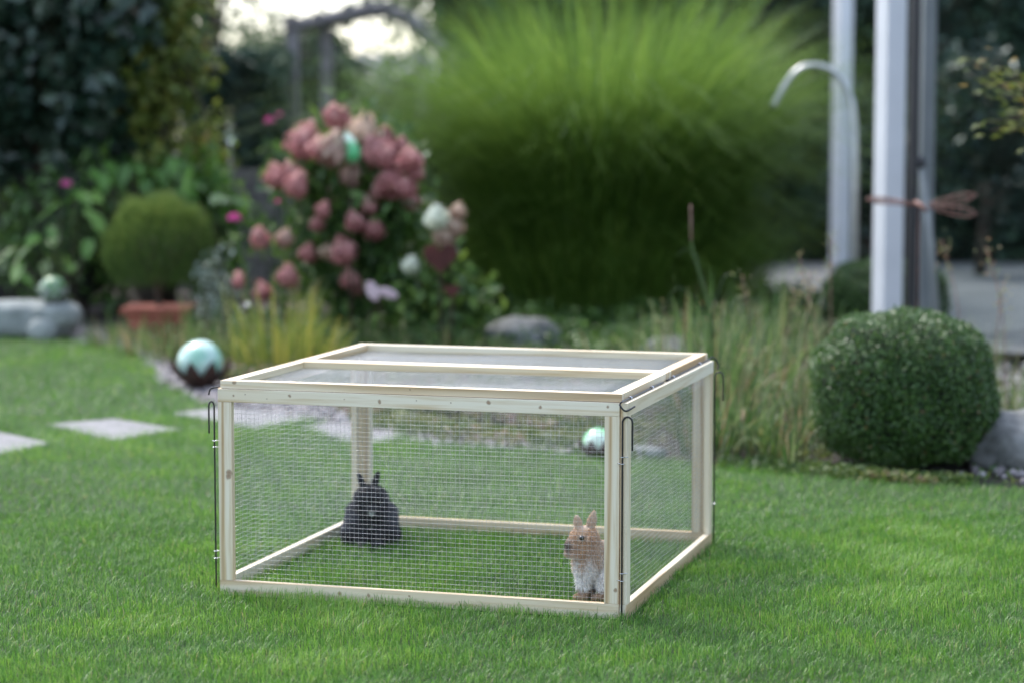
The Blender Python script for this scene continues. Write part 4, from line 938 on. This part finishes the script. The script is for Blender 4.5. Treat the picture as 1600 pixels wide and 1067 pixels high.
# trees behind
shrub('garden_tree', 'tall tree with dark trunk and sky gaps above the dark hedge', 'tree', 325, 24, 3.4, (1.15, 1.0, 1.45), 70, 3000, 0.2, 0.11, 'far_leaf', 206, 0.25)
shrub('garden_tree', 'tree reaching into the picture above the arbour right end', 'tree', 690, 25, 3.3, (0.75, 1.0, 1.35), 60, 3400, 0.2, 0.12, 'far_leaf', 207, 0.25)
tr, c = shrub('far_tree', 'bluish far tree behind the arbour posts', 'tree', 485, 36, 1.75, (1.5, 1.2, 1.45), 80, 3200, 0.25, 0.16, 'far_leaf', 208, 0.3, core=True)
shrub('far_tree', 'far shrubby tree between arbour and tall grass', 'tree', 640, 34, 1.3, (1.2, 1.0, 1.1), 60, 2600, 0.22, 0.16, 'far_leaf', 209, 0.3, core=True)
shrub('far_tree', 'far grey-green tree above the dark hedge', 'tree', 420, 40, 1.7, (1.4, 1.2, 1.5), 60, 2400, 0.3, 0.16, 'far_leaf', 210, 0.3)
# trunk of the tree above hedge is visible
z = 23; c = gz(334, z); tube_obj('x', [([(0, 0, 0), (0.03, 0, 1.5), (-0.02, 0, 2.6), (0.05, 0, 4)], [0.13, 0.11, 0.10, 0.06])], M['bark'], None, 8).location = Vector(c)
o = bpy.data.objects['x']; o.name = 'bare_trunk'; tag(o, 'dark straight tree trunk rising above the hedge at the upper left', 'tree')

# -- hedges
def hedge(label, px0, px1, z, top_px, depth, nl, leaf, seed, mat='hedge_leaf', top_h=None):
    a, b_ = gz(px0, z), gz(px1, z); c = (a+b_)/2; w_ = np.linalg.norm(b_-a)/2; h = top_h if top_h else at(800, top_px, z)[2]-Z0
    root = thing('hedge', label, 'hedge', c, rz=YAW); r = np.random.default_rng(seed)
    nf = int(nl*0.7); X = r.uniform(-w_, w_, nl); Y = np.where(np.arange(nl) < nf, -depth/2-np.abs(r.normal(0, .05, nl))+0.05, r.uniform(-depth/2, depth/2, nl))
    Zz = np.where(np.arange(nl) < nf, r.uniform(0, h, nl), h+r.normal(0, 0.05, nl)); Y -= 0.06*np.sin(X*4+Zz*3)+0.05*np.sin(X*9-Zz*5)
    out_ = np.zeros((nl, 3)); out_[:, 1] = -1
    link('foliage', leaves_mesh('foliage', np.stack([X, Y, Zz], 1), leaf, .5, .5, out_, .5, 0, np.clip(0.45+.3*np.sin(X*5+Zz*3)+r.normal(0, .2, nl), 0, 1), r), M[mat], root)
    add_box('shade_core', (-w_, -depth/2+.07, 0), (w_, depth/2, h-.05), M['core_shade'], root, 0.03)  # solid dark box behind the leaves, in place of shade between them
hedge('clipped dark blue-green hedge between the yellowing leaves and the arbour', 300, 456, 20, 100, 1.0, 5200, 0.10, 301)
hedge('tall dark hedge behind the fountain grass and the white posts', 690, 1900, 22.6, 0, 1.2, 16000, 0.15, 302, top_h=4.2)
hedge('dark hedge closing the garden behind the tree at the far left', -400, 262, 21, 0, 1.0, 8000, 0.13, 303, top_h=3.0)
hedge('distant low hedge under the arbour behind the hydrangea', 440, 720, 21, 205, 0.8, 4200, 0.09, 304, 'far_leaf')

# hedge along the right-hand side of the garden (outside the frame, mirrored in the veranda glass)
pc = gz(1530, 16); rd = np.array([0.90, -0.43, 0]); hc = pc + rd*7.5; ang = math.atan2(0.90, 0.43)
root = thing('hedge', 'tall leafy hedge along the right side of the garden mirrored in the veranda glass', 'hedge', (hc[0], hc[1], Z0), rz=ang)
r = np.random.default_rng(305); n = 4000; P = np.stack([r.uniform(-5, 5, n), r.normal(-0.5, 0.08, n), r.uniform(0, 3.6, n)], 1); P[:, 1] *= -1
P2 = P.copy(); P2[:, 1] *= -1
link('foliage', leaves_mesh('foliage', np.concatenate([P, P2]), .2, .5, .5, None, .8, 0, None, r), M['dark_leaf'], root)
add_box('shade_core', (-5, -.4, 0), (5, .4, 3.5), M['core_shade'], root, 0.03)  # solid box, dark colour standing in for the hedge's inner shade

# -- fence of grey boards
z = 17.6; k = mpp(z); c = gz(335, z); root = thing('picket_fence', 'weathered grey board fence between the shrubs and the hydrangea', 'fence', c, rz=YAW)
top = at(800, 266, z)[2]-Z0
for i in range(16):
    x = (-128+16.2*i)*k; add_box('plank', (x, -0.012+random.uniform(-.004, .004), 0.02), (x+0.067, 0.010, top+random.uniform(-.015, .015)), M['grey_wood'], root, 0.004)
for hh in (0.25, top-0.12): add_box('rail', (-130*k, 0.014, hh), (132*k, 0.05, hh+0.06), M['grey_wood'], root, 0.004)
for x in (-120*k, 10*k, 125*k): add_box('post', (x, 0.053, -0.05), (x+0.07, 0.12, top-0.04), M['grey_wood'], root, 0.004)
# -- shed wall, left
z = 16.9; k = mpp(z); c = gz(20, z); root = thing('garden_shed', 'dark brown boarded shed wall in shade behind the stone figure', 'shed', c, rz=YAW)
for i in range(11):
    add_box('board', (-1.2, 0.0+random.uniform(-.003, .003), 0.02+0.142*i), (0.33, 0.022, 0.155+0.142*i), M['dark_wood'], root, 0.004)
add_box('wall', (-1.2, 0.026, 0), (0.33, 0.9, 1.62), M['dark_wood'], root, 0.004)
add_box('roof', (-1.3, -0.1, 1.63), (0.43, 1.0, 1.69), M['dark_wood'], root, 0.004)

# -- arbour
z = 21; k = mpp(z); c = gz(500, z); root = thing('wooden_arbour', 'weathered wooden arbour with curved top beam behind the hydrangea', 'arbour', c, rz=YAW)
def L_(px, py, dz=0.0): p = at(px, py, z)-c; return (float(np.dot(p, RGT)), dz, float(p[2]))
for (px, dz, tp) in ((460, 0, 50), (508, 0.35, 48), (662, 0, 72), (705, .35, 80)):
    x, _, zt_ = L_(px, tp); add_box('post', (x-0.055, dz-.05, -.05), (x+.055, dz+.05, zt_), M['grey_wood'], root, 0.006)
arc = [L_(448, 47), L_(500, 38), (L_(560, 24)), L_(595, 20), L_(640, 36), L_(672, 66), L_(690, 84)]
for dz in (0, 0.35):
    pts = [(a[0]+0.12*dz, dz-.02, a[2]+0.02) for a in bez(arc, 4)]; tube_obj('curved_beam', [(pts, 0.065)], M['grey_wood'], root, 6)
for i in range(8):
    a = bez(arc, 4)[1+i*3]; add_box('slat', (a[0]-.03, -.12, a[2]+.06), (a[0]+.03, .5, a[2]+.10), M['grey_wood'], root, 0.004)
# vine leaves on it
r = np.random.default_rng(9); B = np.array(bez(arc, 8)); q = B[r.integers(0, len(B), 160)]+r.normal(0, .07, (160, 3)); q[:, 1] += r.uniform(0, .35, 160)
link('vine_leaves', leaves_mesh('vine_leaves', q, 0.07, .6, .5, None, 0, .3, None, r), M['far_leaf'], root)

# -- far house
z = 55; k = mpp(z); c = gz(560, z); root = thing('far_house', 'distant grey-roofed house showing faintly behind the arbour', 'house', c, rz=YAW)
add_box('wall', (-2.3, 0, 0), (2.6, 4, 1.9), M['wall_far'], root, 0.01)
bm = bmesh.new(); vs = [bm.verts.new(p) for p in ((-2.6, -.3, 1.8), (2.9, -.3, 1.8), (2.9, 4.3, 1.8), (-2.6, 4.3, 1.8), (-2.2, 2, 3.1), (2.5, 2, 3.1))]
for f in ((0, 1, 5, 4), (1, 2, 5), (2, 3, 4, 5), (3, 0, 4), (3, 2, 1, 0)): bm.faces.new([vs[i] for i in f])
me = bpy.data.meshes.new('roof'); bm.to_mesh(me); bm.free(); link('roof', me, M['roof_far'], root)
for x in (-1.5, 0.2, 1.5): add_box('window', (x, -.03, .7), (x+.6, .0-.002, 1.5), M['dark_seal'], root, 0.005)

# -- veranda: white posts, dark slit, grey frame, glass
z = 13.0; c = gz(1386, z, Z0+.06); root = thing('glass_veranda', 'white posted veranda with dark glass pane at the right', 'veranda', c, rz=YAW+0.42)
k = mpp(z)
def vrot(px, zz):  # local coordinates of a pixel column at depth zz
    p = gz(px, zz, 0)-c; a = YAW+0.42; return (p[0]*math.cos(a)+p[1]*math.sin(a), -p[0]*math.sin(a)+p[1]*math.cos(a))
add_box('post', (-0.06, -0.06, -0.07), (0.07, 0.06, 2.75), M['white_paint'], root, 0.004)
x, y = vrot(1424, z+.3); add_box('downpipe', (x-.02, y-.03, -.04), (x+.022, y+.03, 2.75), M['dark_seal'], root, 0.004)
x1, y1 = vrot(1443, z+.5); add_box('door_frame', (x1-.045, y1-.03, -.04), (x1+.045, y1+.03, 2.75), M['grey_paint'], root, 0.004)
add_box('glass_pane', (x1+.057, y1-.006, .0), (x1+2.6, y1+.006, 2.7), M['glass'], root, 0)
add_box('bottom_rail', (x1+.057, y1-.03, -.04), (x1+2.6, y1+.03, 0.0-.002), M['grey_paint'], root, 0.003)
xa, ya = vrot(1312, 20.5); add_box('post', (xa-.065, ya-.065, -.04), (xa+.065, ya+.065, 2.95), M['white_paint'], root, 0.004)
add_box('header_beam', (-0.07, -0.07, 2.753), (x1+2.6, .13, 2.95), M['white_paint'], root, 0.004)
# shrub added behind the pane in place of reflected foliage; one between posts
shrub('green_shrub', 'blue-green shrub added behind the veranda glass in place of its garden reflection', 'shrub', 1530, 19, 1.35, (0.75, 0.4, 0.75), 70, 3200, 0.09, 0.085, 'dark_leaf', 401, .3, core=True)
shrub('green_shrub', 'leafy shrub between the two white posts', 'shrub', 1350, 21.5, 1.0, (0.35, 0.3, 1.0), 50, 1500, 0.09, 0.085, 'dark_leaf', 402, .3, core=True)
# -- steel shower arch
z = 14.9; c = gz(1336, z, Z0+.06); root = thing('steel_garden_shower', 'curved stainless steel outdoor shower pipe beside the far white post', 'garden shower', c)
P_ = [at(x, y, z)-c for x, y in ((1336, 460), (1336, 300), (1334, 190), (1325, 145), (1302, 113), (1272, 103), (1245, 112), (1224, 138), (1207, 168))]
P_[0] = np.array([P_[1][0], P_[1][1], 0.0]); path = bez(P_, 6)
tube_obj('pipe', [(path, 0.022)], M['steel'], root, 12)
tube_obj('base_plate', [([np.array([P_[0][0], P_[0][1], 0]), np.array([P_[0][0], P_[0][1], 0.012])], 0.07)], M['steel'], root, 14)
# -- slim leaning white pole right of the post
z = 12.8; c = gz(1470, z); root = thing('leaning_pole', 'slim pale metal pole leaning beside the grey veranda frame', 'pole', c)
tube_obj('pole', [([np.array([0, 0, 0]), at(1455, 380, z)-c, at(1440, 262, z)-c], [0.022, 0.018, 0.012])], M['grey_paint'], root, 8)
tube_obj('tip', [([at(1440, 262, z)-c, at(1438, 245, z)-c], [0.026, 0.02])], M['dark_seal'], root, 8)
# -- dragonfly stake
z = 10.4; c = gz(1434, z); root = thing('dragonfly_stake', 'rusty wire dragonfly garden stake in front of the white post', 'garden stake', c)
tube_obj('stake', [([at(1430, 640, z)-c-0*UPV, at(1434, 480, z)-c, at(1436, 322, z)-c], 0.006)], M['rust'], root, 6)
def wing(x0, y0, x1, y1, wpx, dz):
    a, b_ = at(x0, y0, z)-c, at(x1, y1, z+dz)-c; d = b_-a; n_ = np.array([0, 0, 1.0]); outp = []
    for s in (1, -1): outp.append((bez([a, a+d*.3+n_*wpx*mpp(z)*.35*s, a+d*.75+n_*wpx*mpp(z)*.5*s, b_], 5), 0.0028))
    mid = a+d*.5; outp += [([a, mid, b_], 0.0018)]
    for q in (.35, .5, .65, .8): outp.append(([a+d*q+n_*wpx*mpp(z)*.42, a+d*q-n_*wpx*mpp(z)*.42], 0.0015))
    tube_obj('wing', outp, M['rust_pale'], root, 4)
wing(1434, 321, 1355, 310, 10, .12); wing(1436, 320, 1352, 313, 8, -.1); wing(1450, 319, 1527, 305, 13, .05); wing(1450, 324, 1527, 335, 15, -.08)
tube_obj('body', [([at(1430, 316, z-.03)-c, at(1440, 322, z-.06)-c, at(1447, 330, z-.1)-c], [0.010, 0.013, 0.008])], M['rust_pale'], root, 8)
# -- garden torch
z = 16.4; c = gz(360, z); root = thing('garden_torch', 'slim garden torch with glass drop top in front of the dark hedge', 'torch', c); p = at(360, 225, z)-c
tube_obj('pole', [([(0, 0, 0), p], 0.014)], M['grey_wood'], root, 6)
pr = [at(360, yy, z)-c for yy in (228, 218, 208, 200, 194)]; tube_obj('glass_drop', [(pr, [.010, .026, .04, .036, .015])], M['glass'], root, 12)
# -- green glass drop in the hydrangea
z = 13.0; c = gz(548, z); root = thing('glass_drop_ornament', 'bright green drop ornament standing among the pink flower heads', 'ornament', c)
pr = [at(x, yy, z)-c for x, yy in ((549, 256), (549, 248), (548, 238), (546, 226), (543, 214), (540, 206))]
tube_obj('drop', [(bez(pr, 3), list(np.interp(np.linspace(0, 5, 16), range(6), [.012, .05, .058, .048, .025, .004])))], M['glaze_green'], root, 14)
tube_obj('stake', [([(0, 0, 0), pr[0]], 0.006)], M['rust'], root, 6)
# -- rusty hearts
def heart(px, py, z, s_px, label):
    c = gz(px, z); p = at(px, py, z)-c; s = s_px*mpp(z)/2; root = thing('metal_heart', label, 'ornament', c, 'rusty hearts on stakes', rz=YAW)
    pl = float(np.dot(p, RGT)); bm = bmesh.new(); vs = []
    for i in range(32):
        a = 2*math.pi*i/32; x = 16*math.sin(a)**3/17; y = (13*math.cos(a)-5*math.cos(2*a)-2*math.cos(3*a)-math.cos(4*a))/17
        vs.append(bm.verts.new((x*s+pl, -0.012, y*s+p[2])))
    f = bm.faces.new(vs); e = bmesh.ops.extrude_face_region(bm, geom=[f]); bmesh.ops.translate(bm, vec=(0, .02, 0), verts=[v for v in e['geom'] if isinstance(v, bmesh.types.BMVert)])
    bmesh.ops.recalc_face_normals(bm, faces=list(bm.faces)); me = bpy.data.meshes.new('heart'); bm.to_mesh(me); bm.free(); link('heart', me, M['heart'], root)
    tube_obj('stake', [([(pl, 0.015, 0), (pl, 0.015, p[2])], 0.005)], M['rust'], root, 6)
M['heart'] = surf('red_rust', (0.06, 0.016, 0.013), (0.10, 0.026, 0.02), 12, 0.85)
heart(688, 402, 12.6, 58, 'large dark red rusty heart below the white hydrangea'); heart(706, 455, 12.5, 26, 'small red heart beneath the large rusty heart')
# -- butterfly ornament
z = 12.6; c = gz(592, z); root = thing('butterfly_ornament', 'pale pink butterfly ornament low in front of the hydrangea', 'ornament', c, rz=YAW); p = at(592, 462, z)-c; hh = p[2]; k = mpp(z)
M['pale_pink'] = surf('pale_pink_paint', (0.50, 0.36, 0.40), (0.62, 0.48, 0.52), 20, 0.6)
for (dx, dz, sx, sz, an) in ((-10, 6, 10, 17, -25), (14, 3, 17, 8, 20)):
    V, Fc = ico_np(3); V = rot_e(V*np.array([sx*k, .006, sz*k]), an)+np.array([dx*k, 0, hh+dz*k]); link('wing', mesh_np('wing', V, Fc), M['pale_pink'], root, smooth=True)
tube_obj('stake', [([(0, 0, 0), (0, 0, hh)], 0.004)], M['rust'], root, 5)

# -- Japanese maple at the right edge
z = 9.6; c = gz(1730, z); root = thing('japanese_maple', 'small maple with red and green leaves reaching in at the right edge', 'tree', c)
def maple_leaf(seed):
    V = [(0, 0, 0)]; n = 7; Fc = []
    for i in range(n):
        a = math.radians(-120+240*i/(n-1)); L = 1-0.42*abs(i-3)/3
        for da, l in ((-.16, .42), (0, 1.0), (.16, .42)): V.append((math.sin(a+da)*L*l, math.cos(a+da)*L*l, -0.25*l*l*L))
        b_ = 1+3*i; Fc += [[0, b_, b_+1], [0, b_+1, b_+2]]
    me = mesh_np('leaf', np.array(V), np.array(Fc)[:, ::-1], vattrs={'var': np.full(len(V), [0.1, 0.3, 0.5, 0.72, 0.0][seed])}); me.materials.append(M['maple']); return me
ML = [maple_leaf(i) for i in range(5)]
rr_ = random.Random(12); br = []
tips = [(1502, 92), (1530, 130), (1515, 118), (1560, 105), (1530, 195), (1548, 205), (1588, 165), (1560, 150), (1600, 200), (1590, 135), (1620, 180), (1610, 120), (1572, 190), (1600, 225)]
hub = at(1690, 190, z)-c
br.append((bez([(0, 0, 0), (.02, 0, .5), hub], 6), list(np.linspace(.03, .014, 13))))
sp = []
for (x, y) in tips:
    e = at(x, y, z+rr_.uniform(-.15, .15))-c; mid = hub*.5+e*.5+np.array([0, 0, .03]); pth = bez([hub, mid, e], 5); br.append((pth, list(np.linspace(.007, .002, len(pth)))))
    for q in pth[5:]: sp.append(q); sp.append(q)
tube_obj('trunk', br, M['bark'], root, 5)
for q in sp:
    p = np.array(q)+np.array([rr_.gauss(0, .03) for _ in range(3)]); o = link('leaf', rr_.choice(ML), None, root, p); s = rr_.uniform(.03, .05); o.scale = (s, s, s)
    o.rotation_euler = (rr_.uniform(-.5, .9), rr_.uniform(-.6, .6), rr_.uniform(0, 6.28))

for o in list(sc.objects):
    if o.name == 'x': o.name = 'bare_trunk'
